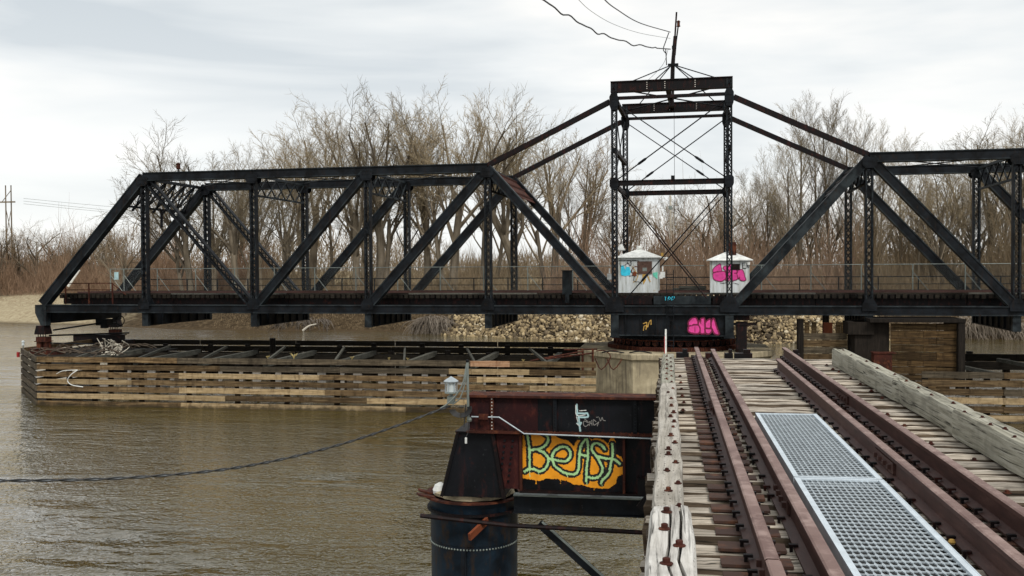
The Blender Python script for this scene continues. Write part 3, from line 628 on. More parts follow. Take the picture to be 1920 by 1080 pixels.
for o in (0, WD):
    # bottom chord in panel lengths
    for a, b in zip(nodes[:-1], nodes[1:]): chord('bottom_chord', a + .005, b - .005, o, ZB, .48, .42)
    for sgn in (-1, 1):
        N = [sgn * (TH + LP * k) for k in range(6)]   # tower column outward
        for k in (1, 2, 3): chord('top_chord', min(N[k], N[k + 1]) + (.005 if sgn < 0 else -.005) * 0 + .004, max(N[k], N[k + 1]) - .004, o, ZT, .5, .5)
        plated('end_post', (N[5] - sgn * .1, ZB + .3), (N[4], ZT), o, .62, .48)
        plated('diagonal', (N[0] + sgn * .25, ZB + .3), (N[1], ZT), o, .52, .44, 'steel' if sgn < 0 else 'steel_light')
        plated('diagonal', (N[1] + sgn * .1, ZT - .1), (N[2], ZB + .2), o, .56, .42)
        plated('diagonal', (N[2], ZB + .2) if False else (N[3] - sgn * .1, ZB + .2), (N[2] + sgn * .15, ZT - .15), o, .55, .42)
        laced('diagonal', (N[4] - sgn * .2, ZT - .2), (N[3] + sgn * .1, ZB + .2), o, .5, .40)
        for k in (1, 2, 3, 4):
            laced('post', (N[k], 5.30), (N[k], ZT - .25), o)
            hb = MB(); hb.bb(N[k] - .22, N[k] + .22, o - .17, o + .17, 4.46, 5.33); hb.build('post_foot', 'steel_light', BR)
            gusset(N[k], ZT - .3, o, .8, .6)
            gusset(N[k], ZB + .35, o, .8, .7, 1)
        # stay from truss to the tower head
        mb = MB(); mb.beam((N[1], o, ZT + .15), (sgn * 3.6, o, 18.05), .3, .3); mb.build('tower_stay', 'steel_red', BR)
    for t in (-TH, TH):
        laced('tower_column', (t, 5.3), (t, 19.1), o, .36, .40, .34)
        gusset(t, 18.0, o, .52, 1.0); gusset(t, 13.15, o, .52, .7); gusset(t, 5.95, o, 1.1, .9, 1)
    # tower cross members
    mb = MB(); mb.bb(-TH - .2, TH + .2, o - .14, o + .14, 18.62, 19.18)
    for z in (18.6, 19.2): mb.bb(-TH - .2, TH + .2, o - .22, o + .22, z - .025, z + .025)
    mb.build('tower_head_beam', 'steel_red', BR)
    mb = MB()
    for t in (-1.4, -.35, 1.4):
        for k in range(4): mb.box((t, o - .15, 18.72 + k * .12), (.05, .03, .05))
    mb.build('rivet_row', 'pale', BR)['kind'] = 'stuff'
    mb = MB(); mb.bb(-TH, TH, o - .1, o + .1, 18.15, 18.33); mb.build('tower_strut', 'steel_red', BR)
    mb = MB(); mb.bb(-TH + .15, TH - .15, o - .12, o + .12, 13.02, 13.30); mb.bb(-TH + .15, TH - .15, o - .18, o + .18, 13.30, 13.33)
    mb.build('tower_strut', 'steel_red', BR)
def rod(name, p0, p1, r=.035, buckle=None, mat='steel'):
    mb = MB(); mb.tube([p0, p1], r, 6)
    ro = mb.build(name, mat, BR)
    if buckle:
        a, b = np.array(p0, float), np.array(p1, float); c = a + (b - a) * buckle; d = nrm(b - a)
        q = MB(); q.tube([c - d * .35, c - d * .2, c + d * .2, c + d * .35], [.04, .085, .085, .04], 6); q.build('turnbuckle', mat, ro)
    return ro
for o in (0, WD):
    rod('cross_rod', (-TH + .2, o - .1, 13.4), (TH - .2, o - .1, 17.9), .04, .23); rod('cross_rod', (-TH + .2, o + .12, 17.9), (TH - .2, o + .12, 13.4), .035, .76)
    rod('cross_rod', (-TH + .2, o - .1, 12.9), (TH - 1.3, o - .1, 6.3), .045, None, 'steel_red'); rod('cross_rod', (TH - .2, o + .1, 12.9), (-TH + .6, o + .1, 6.2), .04, .8)
for t in (-TH, TH):
    for zz in (13.1, 18.3, 15.2):
        mb = MB(); mb.beam((t, .2, zz), (t, WD - .2, zz), .22, .25); mb.build('tower_side_strut', 'steel_red', BR)
    rod('cross_rod', (t, .2, 13.3), (t, WD - .2, 18.2)); rod('cross_rod', (t, .2, 18.2), (t, WD - .2, 13.3))
for sgn in (-1, 1): rod('head_brace', (sgn * 3.2, 0, 18.8), (-sgn * 3.2, WD, 18.8), .045)
rod('hanging_cable', (.05, 4.05, 18.6), (.1, 4.0, 6.6), .014)
mb = MB(); mb.box((.1, 0, 13.45), (.22, .2, .22)); mb.build('strut_shackle', 'steel', BR)
mb = MB(); mb.box((-.2, 4.05, 18.9), (.3, WD, .3)); mb.build('mast_beam', 'steel_red', BR)
# transverse frames between the trusses
def sway(t, zlow, dens=5):
    mb = MB(); mb.beam((t, .2, ZT - .05), (t, WD - .2, ZT - .05), .14, .16); mb.beam((t, .2, zlow), (t, WD - .2, zlow), .12, .12)
    n = dens; ys = np.linspace(.3, WD - .3, n + 1)
    for i in range(n):
        mb.beam((t, ys[i], ZT - .1), (t, ys[i + 1], zlow), .07, .07); mb.beam((t + .08, ys[i], zlow), (t + .08, ys[i + 1], ZT - .1), .07, .07)
    mb.build('sway_frame', 'steel_light', BR)
for sgn in (-1, 1):
    for k in (1, 2, 3): sway(sgn * (TH + LP * k), 12.95)
    t4 = sgn * (TH + LP * 4)
    # portal in the plane of the end posts, lattice with hangers
    mb = MB(); dx = sgn * LP / 8.4
    pa = lambda o, z: (t4 + (ZT - z) * dx, o, z)
    mb.beam(pa(.2, 14.2), pa(WD - .2, 14.2), .16, .2); mb.beam(pa(.2, 12.45), pa(WD - .2, 12.45), .14, .14)
    for i in range(6):
        y0, y1 = .3 + i * (WD - .6) / 6, .3 + (i + 1) * (WD - .6) / 6
        mb.beam(pa(y0, 14.2), pa(y1, 12.5), .07, .08); mb.beam(pa(y0, 12.5), pa(y1, 14.2), .07, .08); mb.beam(pa(y0, 14.2), pa(y0, 12.2), .10, .14)
    q_ = pa(WD * .6, 12.4); mb.beam(q_, (q_[0], q_[1], 11.2), .1, .2)
    mb.build('end_portal', 'steel', BR)
    # portal of the inclined pair beside the tower: rusty plate and lattice
    t1 = sgn * (TH + LP); dx = sgn * -LP / 8.4; mb = MB()
    pb = lambda o, z, e=0: (t1 + (ZT - z) * dx, o, z + e)
    mb.add([pb(.25, 14.3), pb(WD - .25, 14.3), pb(WD - .25, 12.6), pb(.25, 12.6), pb(.25, 14.3, .04), pb(WD - .25, 14.3, .04), pb(WD - .25, 12.6, .04), pb(.25, 12.6, .04)], [(0, 3, 2, 1), (4, 5, 6, 7), (0, 1, 5, 4), (2, 3, 7, 6), (1, 2, 6, 5), (3, 0, 4, 7)])
    for z in (14.0, 13.4, 12.8): mb.beam(pb(.25, z, .1), pb(WD - .25, z, .1), .05, .1)
    mb.build('portal_plate', 'rust' if sgn < 0 else 'steel_red', BR)
    for i, k in enumerate((1, 2, 3)):
        a, b = sgn * (TH + LP * k), sgn * (TH + LP * (k + 1))
        rod('lateral_rod', (a, .3, ZT + .05), (b, WD - .3, ZT + .05), .035); rod('lateral_rod', (a, WD - .3, ZT - .05), (b, .3, ZT - .05), .035)
# floor: beams, stringers, ties
for i, t in enumerate(nodes):
    if i in (5, 6): continue
    zz = 4.50 if i not in (0, 11) else 4.62
    mb = MB(); mb.bb(t - .06, t + .06, .1, WD - .1, zz, 5.66)
    for z in (zz, 5.66): mb.bb(t - .2, t + .2, .1, WD - .1, z - .025, z + .025)
    for k in range(7): mb.bb(t - .16, t + .16, .6 + k * 1.15, .68 + k * 1.15, zz + .03, 5.63)
    mb.build('floor_beam', 'steel', BR)
for o in (2.75, 3.6, 4.5, 5.35):
    mb = MB(); mb.bb(-41.9, 41.9, o - .05, o + .05, 5.4, 6.24)
    for z in (5.4, 6.24): mb.bb(-41.9, 41.9, o - .17, o + .17, z - .02, z + .02)
    mb.build('stringer', 'steel', BR)
mb = MB(); mb.box((0, 0, 0), (.23, 5.5, .24)); tie_me = mb.mesh('tie', 'wale')
tie_b = MB().box((0, 0, 0), (.23, 5.5, .24)).mesh('tie', 'pile')
n_t = 236
for i in range(n_t):
    t = -41.6 + 83.2 * i / (n_t - 1)
    link('tie', tie_me if i % 3 else tie_b, BR, (t + random.uniform(-.02, .02), 4.0 + random.uniform(-.07, .05), 6.385 + random.uniform(-.012, .012)))
for k in range(10):
    a = -41.7 + k * 8.35
    mb = MB(); mb.bb(a, a + 8.3, 1.32, 1.50, 6.51, 6.60); ob = mb.build('curb_timber', 'brace' if k % 2 else 'wale', BR)
    mb = MB(); mb.bb(a, a + 8.3, 6.45, 6.63, 6.51, 6.66); mb.build('curb_timber', 'wale', BR)
    # stringer-side fascia below tie ends, dark rust
    mb = MB(); mb.bb(a, a + 8.3, 1.62, 1.68, 5.85, 6.25); mb.build('fascia_plate', 'steel_red', BR)
for x in (3.3, 4.8):
    mb = MB(); mb.bb(-41.8, 41.8, x - .04, x + .04, 6.51, 6.67); mb.build('bridge_rail', 'rail', BR)
# end frames and lift gear at the left end
for o in (0, WD):
    for sgn in (-1, 1):
        t = sgn * 42.1
        mb = MB(); mb.prism([(t - .42, 5.85), (t + .42, 5.85), (t + .42, 5.3), (t + .2 - .2 * sgn, 4.45), (t - .2 - .2 * sgn, 4.45), (t - .42, 5.3)], o - .25, o + .25)
        mb.build('end_bracket', 'steel_light' if o == 0 else 'steel', BR)
        mb = MB(); mb.prism([(t - .28, 4.45), (t + .28, 4.45), (t + .42, 3.95), (t + .42, 3.85), (t - .42, 3.85), (t - .42, 3.95)], o - .35, o + .35); mb.build('bearing_shoe', 'steel_red', BR)
mb = MB(); mb.bb(-42.3, -41.5, .3, WD - .3, 4.6, 5.3); mb.build('end_floor_box', 'steel', BR)
mb = MB(); mb.box((-41.0, 5.2, 4.4), (.9, .8, .45)); mb.box((-41, 5.2, 4.1), (.4, .4, .3)); mb.tube([(-41.7, .5, 4.1), (-41.1, 5, 4.35), (-41.7, 7.7, 4.2)], .06, 6)
mb.tube([(-40.4 + .35 * math.cos(a), 6.2, 4.45 + .35 * math.sin(a)) for a in np.linspace(0, 6.28, 13)], .04, 4); mb.build('lift_machinery', 'steel', BR)
# central box over the drum
mb = MB(); mb.bb(-TH, TH, -.02, .06, 4.08, 5.36); mb.bb(-TH, TH, WD - .06, WD + .02, 4.08, 5.36)
for z in (4.1, 5.34): mb.bb(-TH, TH, -.2, .2, z - .03, z + .03, 1); mb.bb(-TH, TH, WD - .2, WD + .2, z - .03, z + .03, 1)
mb.bb(-TH - .05, -TH + .05, .1, WD - .1, 4.1, 5.3); mb.bb(TH - .05, TH + .05, .1, WD - .1, 4.1, 5.3)
mb.build('centre_box_girder', ['steel', 'steel_light'], BR)
for t in (-TH, TH):
    mb = MB(); mb.bb(t - .24, t + .24, -.24, .2, 4.0, 5.33); mb.bb(t - .3, t + .3, -.28, .2, 3.97, 4.03); mb.build('box_corner_post', 'steel_light', BR)
for t in np.linspace(-2.7, 2.7, 7):
    mb = MB(); mb.box((t, -.06, 4.75), (.07, .1, 1.2)); mb.build('stiffener', 'steel', BR)
for t0_, t1_ in ((-3.1, -1.2), (-1.1, 2.3), (2.4, 3.1)):
    mb = MB(); mb.bb(t0_, t1_, 1.0, 1.08, 5.9, 6.42); mb.build('deck_side_panel', 'steel_light' if t0_ == -1.1 else 'steel_red', BR)
# drum, rollers and ring rail
DC = (0, WD / 2)
mb = MB(); mb.lathe((0, WD / 2, 0), [(3.55, 3.78), (3.75, 3.78), (3.75, 3.86), (3.62, 3.88), (3.62, 5.2), (3.72, 5.22), (3.72, 5.3), (3.4, 5.3)], 64)
drum = mb.build('drum', 'steel', BR, smooth=False)
for k in range(40):
    a = k / 40 * 2 * math.pi
    mb = MB(); mb.box((3.67 * math.cos(a), WD / 2 + 3.67 * math.sin(a), 4.53), (.09, .035, 1.25), rz=a); mb.build('stiffener', 'steel', drum)
mb = MB(); mb.tube([(-.06, 0, 0), (.06, 0, 0)], .2, 14)
for q in range(3):
    a = q * math.pi / 3; mb.beam((.075, -.17 * math.cos(a), -.17 * math.sin(a)), (.075, .17 * math.cos(a), .17 * math.sin(a)), .02, .04, up=(1, 0, 0), mat=1)
mb.tube([(.06, .15 * math.cos(a), .15 * math.sin(a)) for a in np.linspace(0, 6.2832, 15)], .028, 4, 1)
rol = mb.mesh('roller', ['steel', 'rust'])
for k in range(48):
    a = k / 48 * 2 * math.pi; link('roller', rol, BR, (3.72 * math.cos(a), WD / 2 + 3.72 * math.sin(a), 3.58), a)
mb = MB(); mb.tube([(3.95 * math.cos(a), WD / 2 + 3.95 * math.sin(a), 3.74) for a in np.linspace(0, 6.2832, 65)], .035, 4); mb.build('roller_cage', 'rust', BR)
# machinery right of the drum
mb = MB(); mb.bb(3.75, 4.35, .1, 1.0, 3.3, 4.9); mb.bb(3.6, 4.9, .05, 1.0, 4.72, 4.82); mb.bb(3.5, 4.5, .2, .9, 5.0, 5.3); mb.cyl((4.0, .4), .3, 3.1, 3.4, 12); mb.build('turning_machinery', 'steel_red', BR)
# ladder, cabinet, walkway bits
mb = MB()
for t in (-.26, .13): mb.bb(t - .02, t + .02, -.36, -.32, 3.3, 8.0)
for k in range(15): mb.bb(-.26, .13, -.35, -.33, 3.5 + k * .3, 3.53 + k * .3)
mb.build('ladder', 'steel', BR)
cab = MB().bb(-6.68, -6.12, 1.0, 1.5, 6.5, 7.95).bb(-6.72, -6.08, .96, 1.54, 7.95, 8.0).bb(-6.5, -6.25, .93, 1.0, 6.0, 6.5)
cab.build('equipment_cabinet', 'steel_light', BR)
for t, z in ((-3.75, 7.6), (-.55, 7.7)):
    mb = MB(); mb.box((t, .9, z), (.28, .25, .35)); mb.tube([(t, .9, z + .2), (t, .9, z + .5)], .05, 6); mb.build('meter_box', 'white', BR)
# left end short railing, rusty
mb = MB()
for t in (-41.2, -39.4, -37.6): mb.bb(t - .035, t + .035, 1.12, 1.19, 5.85, 7.3)
for z in (7.28, 6.83): mb.bb(-41.2, -37.6, 1.13, 1.18, z - .03, z + .03)
mb.beam((-37.6, 1.15, 7.25), (-36.6, 1.15, 6.5), .05, .05); mb.build('end_railing', 'rust', BR)
# walkway railing along far side
RL = thing('walkway_railing', 'dark two-rail walkway railing along the far side of the bridge deck', 'railing', BMAT @ Vector((0, 7.3, 6.5)), ANG)
me = MB().bb(-.035, .035, -.035, .035, 0, 1.0).mesh('post', 'steel')
for i in range(34): link('post', me, RL, (-38 + i * 2.42, 0, 0))
for z, hh in ((.97, .06), (.5, .045), (.06, .05)):
    mb = MB(); mb.bb(-40, 42, -.025, .025, z - hh / 2, z + hh / 2); mb.build('rail', 'steel', RL)
mb = MB(); mb.bb(-41, 42, -.5, .3, -.06, .0); mb.build('walkway_plank', 'brace', RL)
# chain link fence
FN = thing('chain_link_fence', 'tall grey chain-link fence along the bridge deck with braced posts', 'fence', BMAT @ Vector((0, 6.0, 6.53)), ANG)
me = MB().cyl((0, 0), .035, 0, 1.75, 6).mesh('post', 'galv_dull'); brm = MB().tube([(.0, 0, 1.25), (1.0, 0, 0)], .022, 5).mesh('brace', 'galv_dull')
ft = [-41.0, -39.9] + list(np.arange(-37.2, 42, 3.05)); ft = [t for t in ft]
for i, t in enumerate(ft):
    if -3.4 < t < 5: continue
    link('post', me, FN, (t, 0, 0)); link('brace', brm, FN, (t, .05, 0))
for t0_, t1_ in ((-41, -3.4), (-.8, 1.9), (4.9, 42)):
    mb = MB(); mb.tube([(t0_, 0, 1.72), (t1_, 0, 1.72)], .024, 5); mb.build('top_rail', 'galv_dull', FN)
    mb = MB(); r_ = .0019; pitch = .12
    for s_ in (-1, 1):
        for x in np.arange(t0_ - 1.7, t1_, pitch):
            a, b = (x, 0.05), (x + 1.65, 1.7)
            xa, za, xb, zb_ = a[0], a[1], b[0], b[1]
            if xa < t0_: za += t0_ - xa; xa = t0_
            if xb > t1_: zb_ -= xb - t1_; xb = t1_
            if xb - xa < .05: continue
            if s_ < 0: za, zb_ = 1.75 - za, 1.75 - zb_
            y = .006 * s_
            mb.add([(xa, y - r_, za), (xa - r_, y + r_, za + r_), (xa + r_, y + r_, za - r_), (xb, y - r_, zb_), (xb - r_, y + r_, zb_ + r_), (xb + r_, y + r_, zb_ - r_)], [(0, 1, 4, 3), (1, 2, 5, 4), (2, 0, 3, 5)])
    ms = mb.build('wire_mesh', 'wire', FN); ms['kind'] = 'stuff'
mb = MB(); mb.bb(-40.66, -40.32, -.05, -.03, .95, 1.5); tagp(mb.build('notice_board', 'paleblue', FN), 'pale blank notice board on the fence gate')
# graffiti on the box girder
def g2(pts, sx_, ox, oz, sz_=None): return [((x - ox) * sx_, (oz - y) * (sz_ or sx_)) for x, y in pts]
S = .93 / 15.425 / 31.6
def gp(pts): return g2(pts, S, 240, 790)
polys = [[(285, 480), (280, 390), (330, 320), (420, 250), (510, 260), (560, 400), (550, 450), (420, 450), (390, 485)], [(270, 620), (300, 520), (460, 475), (570, 480), (615, 560), (610, 690), (540, 730), (430, 720), (300, 680)],
         [(580, 460), (600, 360), (630, 350), (650, 420), (660, 290), (710, 260), (755, 290), (765, 690), (740, 720), (680, 725), (640, 690), (635, 560)], [(790, 400), (900, 300), (940, 320), (935, 540), (830, 560), (820, 590), (960, 590), (970, 650), (900, 730), (800, 700)],
         [(980, 360), (1030, 270), (1060, 330), (1110, 500), (1190, 740), (1120, 750), (1050, 700), (1010, 600), (970, 520)]]
lay = []
for P_ in polys: lay += [('p', gp(P_), 0), ('s', gp(P_ + [P_[0]]), .05, 1)]
lay += [('s', gp([(470, 500), (475, 700)]), .03, 1)]
lay = [('s', gp(P_ + [P_[0]]), .13, 1) for P_ in polys] + lay
tagp(paint('graffiti', BR, lay, ['pink', 'dkpink'], (.92, -.135, 4.12), (1, 0, 0), (0, 0, 1), (0, -1, 0), 2.0, 1.15, .02, .004), 'pink bubble-letter graffiti')
ogl = [('s', [(.1, .5), (.3, .55), (.25, .15)], .06, 0), ('s', [(.35, .3), (.45, .6), (.55, .7), (.55, .45)], .05, 0), ('s', [(.1, .1), (.15, .35), (.35, .35)], .05, 0)]
tagp(paint('graffiti', BR, ogl, ['ochre'], (-1.75, -.07, 4.3), (1, 0, 0), (0, 0, 1), (0, -1, 0), .8, .9, .025), 'small ochre scribble')
cyl_ = [('s', [(.0, .25), (.12, .25)], .035, 0), ('s', [(.06, .25), (.06, .05)], .035, 0), ('s', [(.2, .05), (.25, .25), (.35, .2), (.3, .1)], .035, 0), ('s', [(.42, .05), (.45, .25), (.6, .25), (.5, .1)], .035, 0)]
tagp(paint('graffiti', BR, cyl_, ['cyan'], (-.45, .995, 6.1), (1, 0, 0), (0, 0, 1), (0, -1, 0), .65, .3, .02), 'small cyan tag')

# mast on top of the tower
MS = thing('signal_mast', 'thin black mast with guy rods rising from the tower head', 'mast', BMAT @ Vector((0, 4.05, 18.9)), ANG)
mb = MB(); mb.tube([(-.1, 0, -.6), (-.02, 0, 2.0), (.12, 0, 3.8)], [.14, .13, .1], 8); mb.tube([(.12, 0, 3.8), (.22, 0, 5.3)], .06, 6); mb.build('pole', 'steel_red', MS)
mb = MB(); mb.box((0, 0, 2.0), (.65, .3, .14)); mb.box((.05, 0, 3.1), (.25, .2, .2)); mb.build('collar', 'steel', MS)
for tx, oy in ((-2.4, -4.0), (-1.0, -4.0), (1.4, -4.0), (2.7, -4.0), (-2.4, 4.0), (2.6, 4.0)):
    mb = MB(); mb.tube([(.05 if tx > 0 else -.1, 0, 2.0), (tx, oy, .28)], .035, 5); mb.build('guy_rod', 'steel', MS)
mb = MB(); mb.tube([(.12, 0, 2.6), (.2, -.02, 3.5), (.32, -.05, 4.4)], .05, 6); mb.build('lamp_arm', 'steel_red', MS)
mb = MB(); mb.lathe((.34, -.05, 4.4), [(.04, -.05), (.12, -.02), (.12, .02), (.09, .04), (.09, .24), (.13, .27), (.05, .36)], 10); mb.build('lamp', 'rust', MS)
wires = {'w1': [(.19, 62.0, 21.9), (-1.09, 56.0, 20.74), (-2.74, 50.0, 19.9), (-3.85, 44.0, 19.2), (-4.8, 38.0, 18.69), (-5.4, 32.0, 18.3), (-6.6, 15, 17.8), (-8, -8, 19)],
         'w2': [(.19, 62.0, 22.57), (-1.54, 56.0, 21.55), (-2.73, 50.0, 20.63), (-3.37, 44.0, 19.73), (-3.53, 38.0, 18.75), (-3.8, 32.0, 18.1), (-4.6, 12, 17.8), (-5.5, -8, 19)],
         'w3': [(.19, 62.0, 22.97), (-1.5, 54.5, 21.75), (-2.31, 47.0, 20.51), (-2.59, 39.5, 19.1), (-2.85, 32.0, 18.2), (-3.4, 12, 17.8), (-4, -8, 19)]}
for k, r, lab in (('w1', .035, 'lowest wavy overhead cable with a slack wrapping from the mast'), ('w2', .012, 'middle and thinnest overhead wire from the mast'), ('w3', .028, 'uppermost smooth overhead cable from the mast')):
    P = crom(wires[k], 14)
    if k == 'w1':
        n = len(P); i = np.arange(n); P[:, 2] += .10 * np.sin(i * .85) * np.sin(i * .23) ** 2 * (P[:, 1] < 58)
    mb = MB(); mb.tube(P, r, 5); tag(mb.build('overhead_wire', 'cable' if k != 'w2' else 'galv_dull'), lab, 'wire')
mb = MB(); mb.tube(crom([(.1, 62, 22.95), (-.1, 62, 22.4), (-.25, 62, 21.9), (-.05, 62, 21.6)], 5), .03, 4); mb.tube(crom([(.05, 62, 21.9), (-.3, 60.5, 20.6), (-1.5, 58, 18.9)], 4), .015, 3); mb.tube([(-.1, 62, 21.9), (-.05, 62, 20.9)], .03, 4)
tag(mb.build('drop_cable', 'cable'), 'loose black cable looping down beside the mast', 'cable')
# small lamps
def wp(t, o, z): return BMAT @ Vector((t, o, z))
mb = MB(); mb.cyl((0, 0), .04, 0, .22, 6, 1); mb.lathe((0, 0, .2), [(.1, 0), (.15, .05), (.13, .08), (.13, .3), (.16, .33), (.05, .42)], 10); tag(mb.build('span_lamp', ['rust', 'steel']), 'small red lantern standing on the near top chord at left', 'lamp').location = wp(-31.9, 0, 14.56)
LM = thing('flood_lamp', 'white shaded lamp fixed to the far left tower column above the cabin', 'lamp', wp(-3.65, 7.9, 9.3), ANG)
mb = MB(); mb.lathe((0, 0, 0), [(.28, .0), (.3, .06), (.16, .32), (.08, .42), (.03, .44)], 12); mb.build('shade', 'white', LM)
mb = MB(); mb.tube([(0, 0, .4), (.05, 0, .6), (.3, .05, .62)], .03, 5); mb.build('arm', 'steel', LM)

# ------------------------------------------------------------------ cabins on the bridge
def cabin(t0, t1, o0, o1, zt, zap, label, right):
    c = thing('operator_cabin', label, 'cabin', wp((t0 + t1) / 2, o0, 6.51), ANG)
    w = (t1 - t0) / 2; d = o1 - o0; h = zt - 6.51
    mb = MB(); mb.bb(-w, w, 0, d, 0, h); mb.build('wall', 'cabin', c)
    me_ = MB().bb(-.012, .012, -.025, 0, 0.02, h - .04).mesh('seam_batten', 'cabin')
    for x in (np.linspace(-w + .02, w - .02, 6) if not right else (-w + .02, w - .02)): link('seam_batten', me_, c, (float(x), 0, 0))
    e_ = .22; mb = MB(); ap = zap - 6.51
    mb.add([(-w - e_, -e_, h), (w + e_, -e_, h), (w + e_, d + e_, h), (-w - e_, d + e_, h), (-w * .12, d / 2, ap), (w * .12, d / 2, ap), (-w - e_, -e_, h - .05), (w + e_, -e_, h - .05), (w + e_, d + e_, h - .05), (-w - e_, d + e_, h - .05)],
           [(0, 1, 5, 4), (1, 2, 5), (2, 3, 4, 5), (3, 0, 4), (0, 6, 7, 1), (1, 7, 8, 2), (2, 8, 9, 3), (3, 9, 6, 0), (9, 8, 7, 6)]); roof = mb.build('roof', 'white', c)
    return c, w, h, d, roof
c1, w1, h1, d1, rf = cabin(-3.42, -.93, 3.2, 5.4, 8.80, 9.30, 'left white operator cabin with a brown boarded window and cyan and ochre graffiti', False)
mb = MB(); mb.lathe((0, d1 / 2, 2.72), [(.11, 0), (.11, .14), (.17, .15), (.17, .26), (.1, .3)], 12); mb.build('vent', 'white', rf)
mb = MB(); mb.bb(-.05, .86, -.05, -.005, 1.22, 2.02); bo = mb.build('window_board', 'brownp', c1)
mb = MB(); mb.bb(.28, .55, -.062, -.051, 1.4, 1.62); mb.build('pane', 'galv_dull', bo)
mb = MB(); mb.box((w1 + .25, .1, h1 + .15), (.16, .15, .2)); mb.build('lamp_housing', 'ochre', c1)
mb = MB(); mb.tube([(w1, .1, h1 - .1), (w1 + .55, .1, h1 - .05)], .03, 5); mb.tube([(w1 + .4, .1, h1 - .2), (w1 + .6, .1, h1 - .05), (w1 + .5, .1, h1 + .0)], .05, 6); mb.build('insulator_bracket', 'white', c1)
mb = MB(); mb.box((w1 + .16, .2, 1.05), (.2, .2, .25)); mb.build('meter_box', 'white', c1)
k9 = 1 / 9 / 31.6 * 1.08
def c9(pts): return [((x - 155) * k9, (930 - y) * k9) for x, y in pts]
l1 = [('p', c9([(185, 570), (200, 460), (240, 470), (262, 540), (280, 490), (330, 485), (350, 560), (340, 625), (250, 645), (200, 625)]), 0),
      ('p', c9([(375, 620), (400, 560), (440, 570), (450, 640), (390, 640)]), 3), ('p', c9([(720, 590), (800, 575), (855, 610), (850, 670), (800, 695), (720, 640)]), 1), ('p', c9([(790, 440), (850, 425), (855, 500), (800, 520)]), 5),
      ('p', c9([(545, 600), (600, 585), (600, 720), (560, 780), (545, 700)]), 2), ('s', c9([(620, 590), (650, 690), (670, 730)]), .07, 2), ('s', c9([(380, 480), (430, 560), (470, 620), (440, 720), (400, 740)]), .04, 2), ('s', c9([(500, 520), (430, 480), (370, 560), (450, 600), (520, 540)]), .035, 3),
      ('s', c9([(160, 385), (420, 385), (505, 400)]), .03, 4), ('s', c9([(165, 330), (200, 360), (265, 350), (275, 310)]), .03, 4), ('s', c9([(165, 420), (200, 480), (300, 430), (290, 400)]), .03, 4), ('s', c9([(330, 640), (410, 640), (400, 720), (480, 740), (540, 770)]), .03, 4), ('s', c9([(300, 420), (350, 470), (360, 400), (340, 430)]), .04, 4), ('s', c9([(390, 500), (360, 560), (380, 600)]), .03, 4)]
tagp(paint('graffiti', c1, l1, ['cyan', 'teal', 'ochre', 'rustpaint', 'blackp', 'paleblue'], (-w1 + .03, -.026, 0), (1, 0, 0), (0, 0, 1), (0, -1, 0), 2 * w1 - .05, 2.1, .025, .006), 'cyan, ochre and green spray graffiti')
c2, w2, h2, d2, rf2 = cabin(2.25, 4.62, 3.0, 5.3, 8.58, 9.12, 'right white operator cabin with pink bubble graffiti and a small dark red window', True)
k3 = 1 / 10.8 / 32.5 * 1.0
def c3(pts): return [((x - 190) * k3 * 1.03, (1000 - y) * k3 * 1.0) for x, y in pts]
P2 = [[(240, 480), (290, 420), (390, 360), (415, 430), (420, 520), (330, 525), (250, 545)], [(240, 600), (260, 555), (480, 520), (510, 600), (500, 680), (430, 735), (330, 730), (260, 690)], [(450, 450), (480, 410), (530, 420), (545, 560), (560, 400), (620, 370), (640, 480), (600, 700), (540, 720), (500, 700), (525, 560)],
      [(640, 400), (700, 380), (720, 440), (735, 550), (680, 560), (740, 580), (745, 690), (690, 715), (640, 710)], [(750, 500), (850, 490), (900, 640), (920, 700), (880, 730), (800, 710), (785, 640), (765, 690), (740, 600)]]
l2 = []
for P_ in P2: l2 += [('p', c3(P_), 0), ('s', c3(P_ + [P_[0]]), .045, 1)]
l2 += [('s', c3(q), .03, 2) for q in ([(920, 340), (850, 340)], [(850, 340), (850, 460)], [(850, 460), (920, 460)], [(850, 400), (900, 400)], [(940, 350), (970, 450), (1010, 350)], [(1060, 390), (1030, 400), (1035, 455), (1070, 455)], [(400, 780), (520, 770)], [(660, 770), (770, 800)])]
tagp(paint('graffiti', c2, l2, ['pink', 'dkpink', 'blackp'], (-w2 + .02, -.026, 0), (1, 0, 0), (0, 0, 1), (0, -1, 0), 2 * w2 - .04, 2.0, .022, .004), 'pink bubble letters with black EVE tag')
mb = MB(); mb.bb(.15, .62, -.05, -.035, 1.45, 1.82); mb.build('window', 'steel_red', c2)
mb = MB(); mb.bb(-.02, .42, .5, .9, h2 + .3, h2 + 1.1); mb.build('stove_flue', 'rust', c2)
mb = MB(); mb.box((w2 - .05, -.08, 1.85), (.16, .12, .2)); mb.tube([(w2 - .3, -.05, 1.6), (w2 - .2, -.1, 1.9), (w2, -.1, 1.95)], .03, 5); mb.build('lamp_housing', 'white', c2)
# timber stack between cabins
for k in range(5):
    mb = MB(); mb.box((0, 0, 0), (2.5 - .2 * k, .25, .12)); o_ = mb.build('loose_timber', 'brownp' if k % 2 else 'brace'); o_.location = wp(.75 + .1 * k, 5.0 + .25 * (k % 2), 6.62 + .13 * (k // 2)); o_.rotation_euler = (0, 0, ANG + .05 * k)
    tag(o_, ('lowest front grey timber', 'lowest rear brown timber', 'middle front grey timber', 'middle rear brown timber', 'topmost short grey timber')[k] + ' in the stack between the two cabins', 'timber', 'loose timbers between the cabins')

